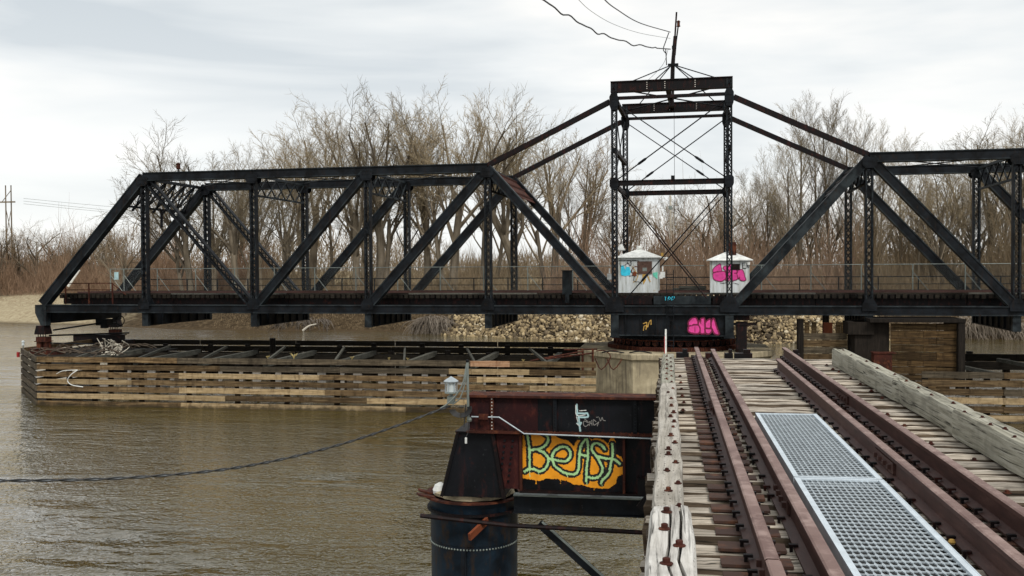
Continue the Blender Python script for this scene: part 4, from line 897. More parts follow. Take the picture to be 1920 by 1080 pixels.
# ------------------------------------------------------------------ pivot pier
PV = thing('pivot_pier', 'octagonal pale concrete pivot pier under the drum', 'pier', wp(0, WD / 2, 0), 0)
oc = lambda ap: [(ap / math.cos(math.pi / 8) * math.cos(math.pi / 8 + k * math.pi / 4), ap / math.cos(math.pi / 8) * math.sin(math.pi / 8 + k * math.pi / 4)) for k in range(8)]
mb = MB(); mb.vprism(oc(5.75), -3, 2.75); mb.build('shaft', 'conc', PV)
mb = MB(); mb.vprism(oc(5.9), 2.75, 3.12); mb.build('cap', 'conc', PV, bevel=.05)
mb = MB(); mb.lathe((0, 0, 0), [(3.4, 3.12), (4.12, 3.12), (4.12, 3.36), (3.4, 3.36)], 72); mb.build('track_ring', 'rust', PV)
mb = MB()
for k in range(180):
    a = k / 180 * 2 * math.pi; mb.box((4.14 * math.cos(a), 4.14 * math.sin(a), 3.24), (.06, .06, .22), rz=a)
mb.build('rack_teeth', 'rust', PV)['kind'] = 'stuff'
for xx in (-3.9, -4.6):
    mb = MB(); mb.tube(crom([(xx, -4.2, 3.15), (xx + .5, -4.5, 3.2), (xx + .9, -5.2, 2.9), (xx + .4, -5.75, 2.2), (xx, -5.2, 2.8)], 3), .035, 5); mb.build('bent_rebar', 'rust', PV)
for dx in (-4.2, -2.6): 
    mb = MB(); mb.tube(crom([(dx, -5.0, 3.14), (dx + .6, -5.3, 3.25), (dx + 1.3, -5.2, 3.14)], 4), .04, 5); mb.build('bent_rebar', 'steel', PV)
ST = thing('gauge_staff', 'thin white and red striped staff standing upright before the drum', 'gauge', (-.13, 56.9, 3.12))
mb = MB(); mb.bb(-.05, .05, -.03, .03, 0, 1.42); mb.build('staff', 'white', ST)
mb = MB(); mb.bb(-.09, -.052, -.03, .03, .0, 1.0); mb.build('red_edge', 'red', ST)

# ------------------------------------------------------------------ fender (guard crib) left and right
def plank(parent, x0, x1, y, z0, z1, mat, th_=.1, name='plank'):
    L_ = x1 - x0 - .02; mb = MB(); h = z1 - z0; n = 4
    xs = np.linspace(-L_ / 2, L_ / 2, n + 1); V = []
    for x in xs:
        a, b = random.uniform(-.012, .012), random.uniform(-.012, .012)
        V += [(x, -th_ / 2, -h / 2 + a), (x, th_ / 2, -h / 2 + a), (x, th_ / 2, h / 2 + b), (x, -th_ / 2, h / 2 + b)]
    F = [(0, 1, 2, 3), (4 * n + 3, 4 * n + 2, 4 * n + 1, 4 * n)]
    for i in range(n):
        for j in range(4): F.append((4 * i + j, 4 * i + 4 + j, 4 * i + 4 + (j + 1) % 4, 4 * i + (j + 1) % 4))
    mb.add(V, F); o_ = mb.build(name, mat, parent); o_.location = ((x0 + x1) / 2, y + random.uniform(-.025, .025), (z0 + z1) / 2); return o_
rows = [(2.64, 2.96), (2.20, 2.50), (1.76, 2.06), (1.33, 1.62), (.89, 1.20), (.46, .76), (-.06, .30)]
FL = thing('left_fender', 'long slatted timber fender running left from the pivot pier', 'fender', (0, 53, 0))
# plank joints per row; material choice per board
jo = [[-37.7, -28.6, -22.4, -14.7, -10.95, -8.7, -3.9], [-37.7, -32, -25.9, -18.6, -12.2, -10.9, -7.6, -3.9], [-37.7, -28.5, -19.8, -14.7, -10.6, -6.6, -3.9], [-37.7, -31.5, -25.6, -17.5, -12.3, -3.9 - 3.7, -3.9], [-37.7, -28.5, -19.5, -12.6, -8, -3.9], [-37.7, -32.0, -25.6, -17.0, -10.9, -3.9], [-37.7, -28.4, -22.9, -14.7, -10.9]]
mt = [['plank', 'plank_grey', 'plank_grey', 'plank_grey', 'plank_red', 'plank', 'plank'], ['plank', 'plank', 'plank_grey', 'plank_grey', 'plank_new', 'plank_new', 'plank'], ['plank', 'plank_new', 'plank', 'plank', 'plank_new', 'plank_new'], ['plank_new', 'plank', 'plank', 'plank', 'plank', 'plank_new'], ['plank', 'plank_new', 'plank', 'plank', 'plank_new'], ['plank_new', 'plank_new', 'plank', 'plank_new', 'plank'], ['plank', 'plank_new', 'plank_new', 'plank', 'plank_new']]
for r_, (z0, z1) in enumerate(rows):
    for i in range(len(jo[r_]) - 1):
        plank(FL, jo[r_][i], jo[r_][i + 1], 0, z0, z1, mt[r_][i % len(mt[r_])])
    # chamfered upstream nose
    mb = MB(); L_ = math.hypot(5.2, 5.8); mb.box((0, 0, 0), (L_, .12, z1 - z0)); o_ = mb.build('plank', 'plank_grey', FL); o_.location = (-40.4, 2.95, (z0 + z1) / 2 - .02); o_.rotation_euler = (0, 0, math.atan2(-5.8, 5.2))
    mb = MB(); mb.box((0, 0, 0), (.12, 9, z1 - z0)); o_ = mb.build('plank', 'plank', FL); o_.location = (-43.05, 10.4, (z0 + z1) / 2)
# pale spacers seen through the slots
px = -33.4; pal = MB().box((0, 0, .3), (1, .07, 1.1)).mesh('spacer_post', 'pale')
while px < -4.5:
    w_ = random.choice([.12, .22, .34, .5]); o_ = link('spacer_post', pal, FL, (px, .13, 1.33)); o_.scale = (w_, 1, 1); px += w_ + random.uniform(.5, 1.2)
# behind: back lining (far planks), piles, wales, cross braces
for r_, (z0, z1) in enumerate(rows[:-1]):
    for a in np.arange(-43, -4.5, 7.7): plank(FL, a, a + 7.65, 16.0, z0 - .2, z1 - .15, 'wale')
for x in np.arange(-37.2, -4.5, 3.05):
    mb = MB(); mb.cyl((0, 0), .17, -2.5, 2.6 + random.uniform(-.1, .1), 8); o_ = mb.build('pile', 'pile', FL); o_.location = (float(x), .36, 0)
for j, y in enumerate((8.2, 15.6)):
    zt = (2.55, 2.42)[j]
    for a in np.arange(-42, -5, 7.4): plank(FL, a, a + 7.38, y - .3, zt - .4, zt, 'wale', .2, 'wale')
    for x in np.arange(-41, -5, 3.3):
        mb = MB(); mb.cyl((0, 0), .2, -2.5, zt + .17 + random.uniform(-.08, .15), 9); o_ = mb.build('pile', 'pile', FL); o_.location = (float(x + random.uniform(-.5, .5)), y, 0)
mb = MB(); mb.cyl((0, 0), .21, -2.5, 3.2, 10); o_ = mb.build('pile', 'pile', FL); o_.location = (-28.2, 13, 0)
for x in np.arange(-35.5, -5, 4.1):
    mb = MB(); mb.box((0, 0, 0), (.28, 8.0, .3)); o_ = mb.build('cross_beam', 'brace', FL); o_.location = (float(x), 4.2, 2.62)
    mb = MB(); mb.beam((0, 0, 0), (-2.0, 7.4, .15), .12, .14); o_ = mb.build('diagonal_brace', 'brace', FL); o_.location = (float(x) + .1, .4, 2.86)
mb = MB(); mb.vprism([(-37.5, .3), (-35, .3), (-35, 12), (-42.9, 12), (-42.9, 6.0)], 2.4, 2.5); mb.build('end_deck', 'wale', FL)
# posts and steelwork at the pier end of the fender
for x, h in ((-5.0, 3.25), (-4.4, 3.35)):
    mb = MB(); mb.bb(x - .06, x + .06, 4, 4.12, 2, h); mb.build('steel_post', 'rust', FL)
mb = MB(); mb.tube([(-8, 3, 2.7), (-5, 4, 3.2)], .05, 5); mb.tube([(-7, 2, 2.9), (-4.4, 4, 3.1)], .05, 5); mb.tube([(-6.2, 5, 3.2), (-4.2, 5, 3.25)], .05, 5); mb.build('steel_stay', 'rust', FL)
# pedestals
for nm, o in (('near', 0), ('far', WD)):
    q = wp(-42.1, o, 0); pd = thing('bearing_pedestal', 'rusty stacked steel pedestal under the near corner of the bridge end' if o == 0 else 'dark rusty pedestal under the far corner of the bridge end', 'pedestal', (q.x, q.y, 2.4), ANG)
    mb = MB(); mb.bb(-.75, 1.3, -.4, .5, 0, .45); mb.bb(-.8, 1.35, -.45, .55, .45, .5); mb.build('base', 'rust' if o == 0 else 'steel_red', pd)
    mb = MB(); mb.bb(-.35, .0, -.25, .3, .5, .95); mb.bb(.15, .45, -.2, .25, .5, .95); mb.bb(-.45, .5, -.35, .35, .95, 1.0); mb.bb(-.35, .4, -.3, .3, 1.0, 1.28); mb.build('block', 'rust', pd)
    for dx in (-.28, -.1, .1, .28):
        mb = MB(); mb.cyl((dx, -.15), .028, 1.28, 1.5, 6); mb.build('bolt', 'steel', pd)
mb = MB(); mb.bb(-3.6, .2, -.4, .4, 0, .5); mb.bb(-3.7, .3, -.5, .5, .5, .56)
q = wp(-41.5, WD - .3, 2.75); tag(mb.build('steel_sill', 'steel_red'), 'long dark steel sill beside the far bearing pedestal', 'beam').location = (q.x, q.y, q.z)
mb = MB(); mb.tube([tuple(wp(-41.8, .2, 3.75)), tuple(wp(-40.6, 7.6, 3.45))], .06, 5); mb.tube([tuple(wp(-41.7, .1, 3.25)), tuple(wp(-38.5, 2, 3.05))], .05, 5); tag(mb.build('steel_rod', 'steel'), 'thin black steel rod joining the two bearing pedestals', 'rod')
# debris heap
rs = random.Random(4); mb = MB()
for i in range(40):
    x = rs.uniform(-40.5, -35); y = 54.5 + rs.uniform(0, 6); a = rs.gauss(0, .5); L_ = rs.uniform(.6, 2.6)
    mb.tube(crom([(x, y, 2.75 + rs.random() * .35), (x + L_ / 2 * math.cos(a), y + L_ / 2 * math.sin(a), 2.85 + rs.random() * .5), (x + L_ * math.cos(a), y + L_ * math.sin(a), 2.75 + rs.random() * .35)], 2), rs.uniform(.015, .05), 4)
tag(mb.build('driftwood_heap', 'stick'), 'heap of dark branches caught on top of the left end of the fender', 'driftwood', kind='stuff')
mb = MB()
for i in range(16):
    x = -35.4 + rs.uniform(-.6, .6); mb.tube(crom([(x, 57, 2.7), (x + rs.uniform(-.3, .5), 57 + rs.random(), 3.2), (x + rs.uniform(-.4, .9), 57, 3.3 + rs.random() * .5)], 3), .028, 4)
tag(mb.build('pale_branches', 'pegrey'), 'spray of pale bare branches sticking up from the fender top', 'branches')
mb = MB(); mb.tube(crom([(-34.9, 52.8, 2.2), (-35.3, 52.7, 1.9), (-35.5, 52.7, 1.55), (-35.2, 52.7, 1.3), (-34.5, 52.7, 1.2)], 5), .03, 5); mb.tube(crom([(-34.9, 52.8, 2.2), (-35.8, 52.75, 2.15), (-36.3, 52.8, 1.95)], 4), .022, 5); tag(mb.build('bleached_twig', 'white'), 'curved bleached twig hanging on the fender planks at left', 'twig')
def tuft(x, y, z, s, label, g=None):
    mb = MB(); r = random.Random(int(x * 10))
    for i in range(40):
        a = r.uniform(0, 6.28); l = s * r.uniform(.5, 1); mb.tube([(0, 0, 0), (l * .25 * math.cos(a), l * .25 * math.sin(a), l * .6), (l * .6 * math.cos(a), l * .6 * math.sin(a), l * .85)], [.012, .01, .004], 3, cap=False)
    o_ = mb.build('grass_tuft', 'straw'); o_.location = (x, y, z); tag(o_, label, 'grass', g)
tuft(-21.4, 53.1, 2.95, .42, 'largest straw tuft growing on the middle of the fender top'); tuft(-23.0, 53.1, 2.95, .22, 'small straw tuft just left of the largest one on the fender'); tuft(-17.9, 53.1, 2.95, .24, 'straw tuft on the fender top right of the largest one'); tuft(-15.7, 53.1, 2.95, .17, 'left one of two low straw tufts close together on the fender', 'low straw tufts'); tuft(-14.6, 53.1, 2.95, .17, 'right one of two low straw tufts close together on the fender', 'low straw tufts'); tuft(-8.0, 53.3, 2.9, .18, 'low straw tuft near the pier end of the fender')
mb = MB(); mb.cyl((0, 0), .03, 0, .62, 6, 1); mb.lathe((0, 0, .6), [(.08, 0), (.1, .03), (.08, .05), (.08, .24), (.12, .26), (.04, .34)], 10); o_ = mb.build('fender_lamp', ['glass', 'galv_dull']); o_.location = (-42.7, 58.6, 2.55); tag(o_, 'small white lantern on a short pipe at the fender nose', 'lamp')
mb = MB(); mb.box((0, 0, 0), (.14, .14, .34)); o_ = mb.build('red_marker', 'red'); o_.location = (-43.0, 58.5, 2.55); tag(o_, 'small red marker block on the corner of the fender nose', 'marker')

# right hand fender
FR = thing('right_fender', 'slatted timber fender continuing right beyond the trestle', 'fender', (0, 53, 0))
rr = [(2.30, 2.63), (1.86, 2.2), (1.42, 1.74), (.98, 1.3), (.52, .86), (.08, .40)]
rm = [['plank_grey', 'plank'], ['plank', 'plank'], ['plank', 'plank_grey'], ['plank_new', 'plank_new'], ['plank', 'plank'], ['plank_new', 'plank']]
for i, (z0, z1) in enumerate(rr):
    x = 13.05
    for k, L_ in enumerate((5.5, 6.1, 7.3, 6.6) if i % 2 else (4.0, 7.5, 6.0, 8.0)):
        plank(FR, x, x + L_, 0, z0, z1, rm[i][k % 2]); x += L_
px = 14.6
while px < 38:
    w_ = random.choice([.25, .42, .6]); o_ = link('spacer_post', pal, FR, (px, .13, 1.0)); o_.scale = (w_, 1, 1); px += w_ + random.uniform(.5, 1.1)
for x in np.arange(13.3, 38, 3.05):
    mb = MB(); mb.cyl((0, 0), .17, -2.5, 2.25, 8); o_ = mb.build('pile', 'pile', FR); o_.location = (float(x), .36, 0)
for y, zt in ((7.5, 2.5), (14.5, 2.35)):
    for a in np.arange(15, 38, 7.4): plank(FR, a, a + 7.38, y - .3, zt - .45, zt, 'wale', .2, 'wale')
    for x in np.arange(16, 38, 3.6):
        mb = MB(); mb.cyl((0, 0), .21, -2.5, zt + .15, 9); o_ = mb.build('pile', 'pile', FR); o_.location = (float(x), y, 0)
for x in (17.0, 21.1, 25.2):
    mb = MB(); mb.beam((0, 0, 0), (-2.0, 7.0, .15), .2, .2); o_ = mb.build('diagonal_brace', 'brace', FR); o_.location = (x, .4, 2.45)
# crib wall, bulkhead, posts right of the drum
CW = thing('crib_wall', 'tall brown plank crib wall under the right span with black steel frame', 'wall', (12.3, 56.6, 0))
zz = 1.3
hs = [.44, .38, .42, .36, .46, .40, .38, .42, .40]
for i, h in enumerate(hs):
    for a, b in (((0, 1.7), (1.7, 3.45)) if i % 2 else ((0, 2.4), (2.4, 3.45))):
        o_ = plank(CW, a, b, random.uniform(-.05, .04), zz, zz + h - .03, 'crib')
    zz += h
mb = MB(); mb.bb(3.45, 3.8, -.4, 2.5, 1.0, 5.1); mb.build('steel_post', 'pile', CW)
mb = MB(); mb.bb(-1.2, 3.82, -.45, 2.5, zz + .05, 5.2); mb.build('steel_cap', 'pile', CW)
mb = MB(); mb.bb(-1.9, -.05, .2, 2.5, 1.5, 5.0); mb.bb(-2.3, -.9, .0, 1.8, 4.3, 5.0); mb.build('dark_pedestal', 'pile', CW)  # dark steel pedestal left of the planks
mb = MB(); mb.bb(-.8, 0.15, -1.0, -.3, 2.2, 3.32); mb.bb(-.85, .35, -1.05, -.25, 3.32, 3.38)
o_ = mb.build('rusty_block', 'rust'); o_.location = (12.0, 56.6, 0); tag(o_, 'red-brown rusty steel box standing before the crib wall', 'steel box')
BH = thing('plank_bulkhead', 'small grey-brown plank bulkhead between the riprap and the crib wall', 'wall', (7.75, 58, 0))
for i in range(6): plank(BH, 0, 2.45, 0, 1.9 + i * .4, 2.27 + i * .4, 'plank_grey' if i % 2 else 'plank')
for x in (.25, .65, 2.0, 2.3):
    mb = MB(); mb.box((0, 0, 0), (.25, .25, .8)); o_ = mb.build('stub_post', 'plank', BH); o_.location = (x, .3, 4.5)
mb = MB(); mb.cyl((0, 0), .2, -2.5, 5.1, 8); o_ = mb.build('dark_pile', 'pile'); o_.location = (7.55, 57.8, 0); tag(o_, 'tall black timber pile left of the plank bulkhead', 'pile')
mb = MB(); mb.cyl((0, 0), .2, -2.5, 5.2, 8); o_ = mb.build('dark_pile', 'pile'); o_.location = (9.4, 60.5, 0); tag(o_, 'black pile standing behind the plank bulkhead', 'pile')
mb = MB(); mb.box((0, 0, 0), (.5, .4, .7)); o_ = mb.build('orange_barrel', 'rustpaint'); o_.location = (9.2, 58.6, 4.5); tag(o_, 'small orange rusty lump between the stub posts', 'steel box')

# ------------------------------------------------------------------ approach trestle in the foreground
TR = thing('approach_trestle', 'weathered open-deck railway trestle in the foreground ending at the river pier', 'trestle', (0, 0, 0))
ZD = 6.52
def rough_tie(seed, L_=2.98, w=.235, h=.24):
    r = random.Random(seed); mb = MB(); nx = 14; ny = 3; V = []; F = []
    xs = np.linspace(-L_ / 2, L_ / 2, nx + 1)
    prof = [(-.5, -.5), (-.5, .33), (-.40, .48), (-.15, .5), (.15, .5), (.40, .48), (.5, .33), (.5, -.5)]
    wl = r.uniform(-.02, .02); n = len(prof)
    for i, x in enumerate(xs):
        e1, e2 = r.gauss(0, .007), r.gauss(0, .007)
        for k, (a, b) in enumerate(prof):
            yy = a * w + (e1 if a < 0 else e2); z = b * h + (r.gauss(0, .006) if b > .3 else 0) + (wl * x * .12 if b > 0 else 0)
            V.append((x + (r.gauss(0, .01) if i in (0, nx) else 0), yy, z))
    for i in range(nx):
        for k in range(n): F.append((i * n + k, (i + 1) * n + k, (i + 1) * n + (k + 1) % n, i * n + (k + 1) % n))
    F += [tuple(range(n - 1, -1, -1)), tuple(nx * n + k for k in range(n))]
    mb.add(V, F); mb.m = [0 if (j < nx * n and j % n in (2, 3, 4)) else 1 for j in range(len(F))]; return mb.mesh('tie', ['tie', 'tie_side'])  # rounded top edges take the dark tone too, deepening the painted gap shade
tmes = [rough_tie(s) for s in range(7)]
tie_y = []; y = -3.0
gaps = [.035, .05, .12, .03, .07, .04, .10, .03]; i = 0
while y < 17.35:
    tie_y.append(y); y += .235 + random.choice([.035, .05, .065, .085, .12]); i += 1
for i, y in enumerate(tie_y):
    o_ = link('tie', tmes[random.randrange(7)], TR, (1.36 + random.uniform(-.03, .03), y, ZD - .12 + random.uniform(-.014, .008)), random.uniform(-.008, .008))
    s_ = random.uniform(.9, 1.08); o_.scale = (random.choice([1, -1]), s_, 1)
for x in (.49, 1.99):
    mb = MB(); mb.bb(x - .02, x + .02, -3, 16.2, 5.25, 6.25)
    for z in (5.25, 6.25): mb.bb(x - .18, x + .18, -3, 16.2, z - .02, z + .02)
    for yy in np.arange(-2, 16, 1.3): mb.bb(x - .15, x + .15, yy, yy + .02, 5.28, 6.22)
    mb.build('girder', 'steel_red', TR)
mb = MB(); mb.beam((.5, -3, 5.4), (1.98, 3, 5.4), .1, .1); mb.beam((1.98, 3, 5.4), (.5, 9, 5.4), .1, .1); mb.beam((.5, 9, 5.4), (1.98, 15, 5.4), .1, .1); mb.build('lateral_brace', 'steel_red', TR)
# guard timbers
def timber(x0, x1, y0, y1, z0, z1, mat, seed, split=False, rough_=.006):
    r = random.Random(seed); ny = max(4, int((y1 - y0) / .25)); V = []; F = []
    w = x1 - x0; prof = [(0, 0), (0, .88), (.07, 1), (.3, 1), (.5, 1), (.7, 1), (.93, 1), (1, .88), (1, 0)]
    if split: prof = [(0, 0), (0, .85), (.08, 1), (.42, 1), (.455, .72), (.49, 1), (.66, 1), (.69, .6), (.73, 1), (.92, 1), (1, .85), (1, 0)]
    n = len(prof)
    for i in range(ny + 1):
        yy = y0 + (y1 - y0) * i / ny; a, b = r.gauss(0, rough_), r.gauss(0, rough_)
        sh = r.gauss(0, .01) if split else 0
        for k, (u, v) in enumerate(prof):
            V.append((x0 + u * w + (a if u < .4 else b) + (sh if .4 < u < .75 else 0), yy, z0 + (z1 - z0) * v + (r.gauss(0, rough_ * .7) if v > .8 else 0)))
    for i in range(ny):
        for k in range(n): F.append((i * n + k, i * n + (k + 1) % n, (i + 1) * n + (k + 1) % n, (i + 1) * n + k))
    F += [tuple(range(n)), tuple(ny * n + k for k in range(n - 1, -1, -1))]
    mb = MB(); cx, cy, cz = (x0 + x1) / 2, (y0 + y1) / 2, (z0 + z1) / 2
    mb.add(np.array(V) - [cx, cy, cz], F); o_ = mb.build('guard_timber', mat, TR); o_.location = (cx, cy, cz); return o_
lt = [timber(-.09, .085, 11.45, 15.6, 6.535, 6.73, 'timber_g', 1), timber(-.09, .09, 5.42, 11.43, 6.535, 6.75, 'timber', 2), timber(-.105, .125, -3, 5.40, 6.535, 6.785, 'timber_old', 3, True)]
rt = [timber(2.60, 2.80, 11.9, 16.1, 6.535, 6.785, 'timber_g', 4), timber(2.605, 2.80, 9.45, 11.88, 6.54, 6.775, 'timber_g', 5), timber(2.58, 2.79, 3.0, 9.43, 6.535, 6.78, 'timber_g', 6), timber(2.58, 2.79, -3.0, 2.98, 6.535, 6.78, 'timber_g', 7)]
bm = MB(); bm.lathe((0, 0, 0), [(.034, 0), (.034, .006), (.02, .008), (.018, .022), (.010, .026)], 10); bolt_me = bm.mesh('bolt', 'rust'); 
bm = MB(); bm.lathe((0, 0, 0), [(.038, 0), (.038, .006), (.022, .010), (.022, .03), (.014, .034)], 10); bolt_o = bm.mesh('bolt', 'rust')
def bolt(parent, x, y, ztop, me_=None, s=1.0):
    o_ = link('bolt', me_ or bolt_me, parent, (x - parent.location.x, y - parent.location.y, ztop - parent.location.z)); o_.scale = (s * .7, s * .7, s * .75)
for x, y in [(-.0, 7.05), (.05, 6.76), (-.01, 6.49), (.06, 6.11), (-.0, 5.9), (.06, 5.52), (.03, 10.08), (.03, 9.53), (.05, 9.1), (.02, 8.84), (.05, 8.54), (.04, 8.25), (.02, 7.84), (.05, 7.54), (0, 7.24), (0, 10.5), (.05, 10.9)]: bolt(lt[1], x, y, 6.75, random.choice([bolt_me, bolt_o]))
for x, y in [(-.01, 5.24), (-.02, 4.9), (.05, 4.61), (-.01, 4.32), (.05, 4.0), (0, 3.6), (.05, 3.2)]: bolt(lt[2], x, y, 6.785, random.choice([bolt_me, bolt_o]), 1.15)
for k, y in enumerate(np.arange(11.7, 15.4, .31)): bolt(lt[0], (.04, -.02)[k % 2], float(y), 6.73)
for x, y in [(2.72, 15.82), (2.68, 14.9), (2.72, 14.0), (2.67, 13.06), (2.72, 12.3)]: bolt(rt[0], x, y, 6.785)
for x, y in [(2.72, 11.72), (2.69, 11.06), (2.67, 10.46), (2.72, 9.87)]: bolt(rt[1], x, y, 6.775)
for x, y in [(2.64, 9.23), (2.7, 8.93), (2.64, 8.52), (2.69, 8.32), (2.63, 7.92), (2.7, 7.5), (2.64, 7.1)]: bolt(rt[2], x, y, 6.78)
for x, y in [(2.51, 16.06), (2.5, 15.42), (2.52, 15.0), (2.53, 14.11), (2.54, 13.47), (2.54, 12.76), (2.52, 12.05), (2.3, 10.74), (2.3, 9.99), (2.3, 9.02), (2.32, 7.13), (2.45, 8.3), (.17, 14.2), (.17, 13.4), (.17, 12.7), (.17, 12), (.18, 11.4), (.16, 10.8)]: bolt(TR, x, y, ZD + .004, bolt_me, 1.25)
# rails
def rail_profile(): return [(-.07, 0), (.07, 0), (.07, .012), (.012, .03), (.009, .125), (.034, .137), (.036, .165), (.026, .172), (-.026, .172), (-.036, .165), (-.034, .137), (-.009, .125), (-.012, .03), (-.07, .012)]
def rail(x0, y0, y1, zb, label, x1=None, name='rail'):
    th_ = thing(name, label, 'rail', (x0, 0, zb)); x1 = x0 if x1 is None else x1
    pr_ = rail_profile(); n = len(pr_); ys = np.linspace(y0, y1, 14); V = []; F = []
    for y in ys:
        xx = (x1 - x0) * (y - y0) / (y1 - y0) * 0
        for a, b in pr_: V.append((a + xx, y, b))
    V2 = np.array(V)
    mb = MB()
    for i in range(len(ys) - 1):
        for k in range(n): F.append((i * n + k, i * n + (k + 1) % n, (i + 1) * n + (k + 1) % n, (i + 1) * n + k))
    F += [tuple(range(n)), tuple((len(ys) - 1) * n + k for k in range(n - 1, -1, -1))]
    mb.add(V2, F); mb.m = [1 if (j < (len(ys) - 1) * n and j % n in (6, 7, 8)) else 0 for j in range(len(F))]
    mb.build('rail_bar', ['rail', 'rail_head'], th_); return th_
R1a = rail(.49, 4.73, 17.3, 6.535, 'leftmost brown running rail of the trestle, long far length')
R1b = rail(.492, -3, 4.715, 6.535, 'short near length of the leftmost rail below the joint')
R2 = rail(.76, -3, 17.0, 6.525, 'brown guard rail just left of the steel gratings')
R3 = rail(1.67, -3, 15.3, 6.525, 'brown guard rail just right of the steel gratings')
R4 = rail(1.995, -3, 17.35, 6.535, 'rightmost brown running rail of the trestle')
jb = MB(); jb.bb(-.030, -.013, -.32, .32, .035, .12); jb.bb(.013, .030, -.32, .32, .035, .12)
for yy in (-.24, -.08, .08, .24): jb.box((-.04, yy, .078), (.03, .04, .035)); jb.box((.04, yy, .078), (.03, .04, .035))
jbm = jb.mesh('joint_bar', 'rail')
link('joint_bar', jbm, R1a, (0, 4.73, 0)); link('joint_bar', jbm, R1a, (0, 10.6, 0)); link('joint_bar', jbm, R4, (0, 11.5, 0)); link('joint_bar', jbm, R2, (0, 6.5, 0)); link('joint_bar', jbm, R3, (0, 7.8, 0))
tp = MB(); tp.box((-.03, 0, 0), (.37, .15, .016)); plm = tp.mesh('tie_plate', 'plate')
sp = MB(); sp.box((0, 0, .012), (.018, .018, .04)); sp.box((-.012, 0, .03), (.05, .028, .014)); spm = sp.mesh('spike', 'steel_red')
sp2 = MB(); sp2.box((0, 0, .012), (.018, .018, .04)); sp2.box((.012, 0, .03), (.05, .028, .014)); spm2 = sp2.mesh('spike', 'steel_red')
for i, y in enumerate(tie_y):
    for R_, x in ((R1a if y > 4.7 else R1b, .49), (R4, 1.995)):
        if y > 17.1: continue
        pl = link('tie_plate', plm, R_, (0, y, 6.529 - R_.location.z), random.uniform(-.03, .03))
        if x > 1: pl.scale = (-.95, 1, 1)
        link('spike', spm2, R_, (-.085 if True else 0, y + random.uniform(-.03, .03), 6.54 - R_.location.z)); link('spike', spm, R_, (.085, y + random.uniform(-.03, .03), 6.54 - R_.location.z))
    for R_, x, ymax in ((R2, .76, 16.8), (R3, 1.67, 15.1)):
        if y < ymax and (i % 2 == 0 or random.random() < .3):
            link('spike', spm2, R_, (-.085, y, 6.52 - R_.location.z)); link('spike', spm, R_, (.085, y + .02, 6.52 - R_.location.z))
# gratings
def grating(y0, y1, label):
    G = thing('walkway_grating', label, 'grating', (1.185, (y0 + y1) / 2, 6.595)); L_ = (y1 - y0); w = .60
    mb = MB(); cols, rows_ = 14, int(L_ / .082); iw = w - .07; il = L_ - .06; cw = iw / cols; ch = il / rows_
    V = []; F = []
    for r in range(rows_):
        for c in range(cols):
            x0 = -iw / 2 + c * cw; yb = -il / 2 + r * ch; cx, cy = x0 + cw / 2, yb + ch / 2; b = len(V)
            per = [(x0, yb), (x0 + cw, yb), (x0 + cw, yb + ch), (x0, yb + ch)]
            for p in per: V.append((p[0], p[1], 0))
            for j in range(4):
                pass
            hx, hy = cw * .455, ch * .455
            hexa = [(cx - hx * .6, cy - hy), (cx + hx * .6, cy - hy), (cx + hx, cy), (cx + hx * .6, cy + hy), (cx - hx * .6, cy + hy), (cx - hx, cy)]
            for p in hexa: V.append((p[0], p[1], .002))
            for p in hexa: V.append((p[0], p[1], -.006))
            h = b + 4; q = b + 10
            F += [(b, b + 1, h + 1, h), (b + 1, b + 2, h + 3, h + 2, h + 1), (b + 2, b + 3, h + 4, h + 3), (b + 3, b, h, h + 5, h + 4)]
            F += [(h + j, h + (j + 1) % 6, q + (j + 1) % 6, q + j) for j in range(6)]
    mb.add(V, F); pl = mb.build('perforated_plate', 'galv', G)
    mb = MB()
    for s_ in (-1, 1):
        mb.bb(s_ * (w / 2 - .0175) - .0175, s_ * (w / 2 - .0175) + .0175, -L_ / 2, L_ / 2, -.004, .012)
        mb.bb(s_ * (w / 2) - .003, s_ * (w / 2) + .003, -L_ / 2, L_ / 2, -.065, .014)
        mb.bb(-w / 2 + .036, w / 2 - .036, s_ * (L_ / 2 - .015) - .014, s_ * (L_ / 2 - .015) + .014, -.05, .011)
    mb.build('frame', 'galv_frame', G)
    for xx in (-.2, 0, .2):
        mb = MB(); mb.bb(xx - .098, xx + .098, -L_ / 2 + .03, L_ / 2 - .03, -.066, -.04); mb.build('added_dark_backing', 'blackp', G)  # unseen black boards added under the plate so its holes look dark
    return G
grating(7.10, 10.17, 'far galvanised perforated walkway grating between the guard rails')
grating(3.98, 7.07, 'near galvanised perforated walkway grating between the guard rails')
mb = MB(); mb.lathe((0, 0, 0), [(.004, 0), (.018, .004), (.022, .014), (.014, .028), (.003, .03)], 7); o_ = mb.build('yellow_pebble', 'ochre'); o_.location = (1.58, 5.75, 6.53); tag(o_, 'small yellow pebble lying between grating and guard rail', 'pebble')
# bits at the trestle end
for k, (x, s) in enumerate(((.25, .22), (.75, .2), (1.3, .3), (2.15, .2), (1.05, .14))):
    mb = MB(); mb.box((0, 0, .05), (s, .2, .1)); mb.box((s * .2, 0, .13), (s * .4, .12, .07)); o_ = mb.build('rail_chair', 'steel_red', TR); o_.location = (x, 17.35, 6.5)
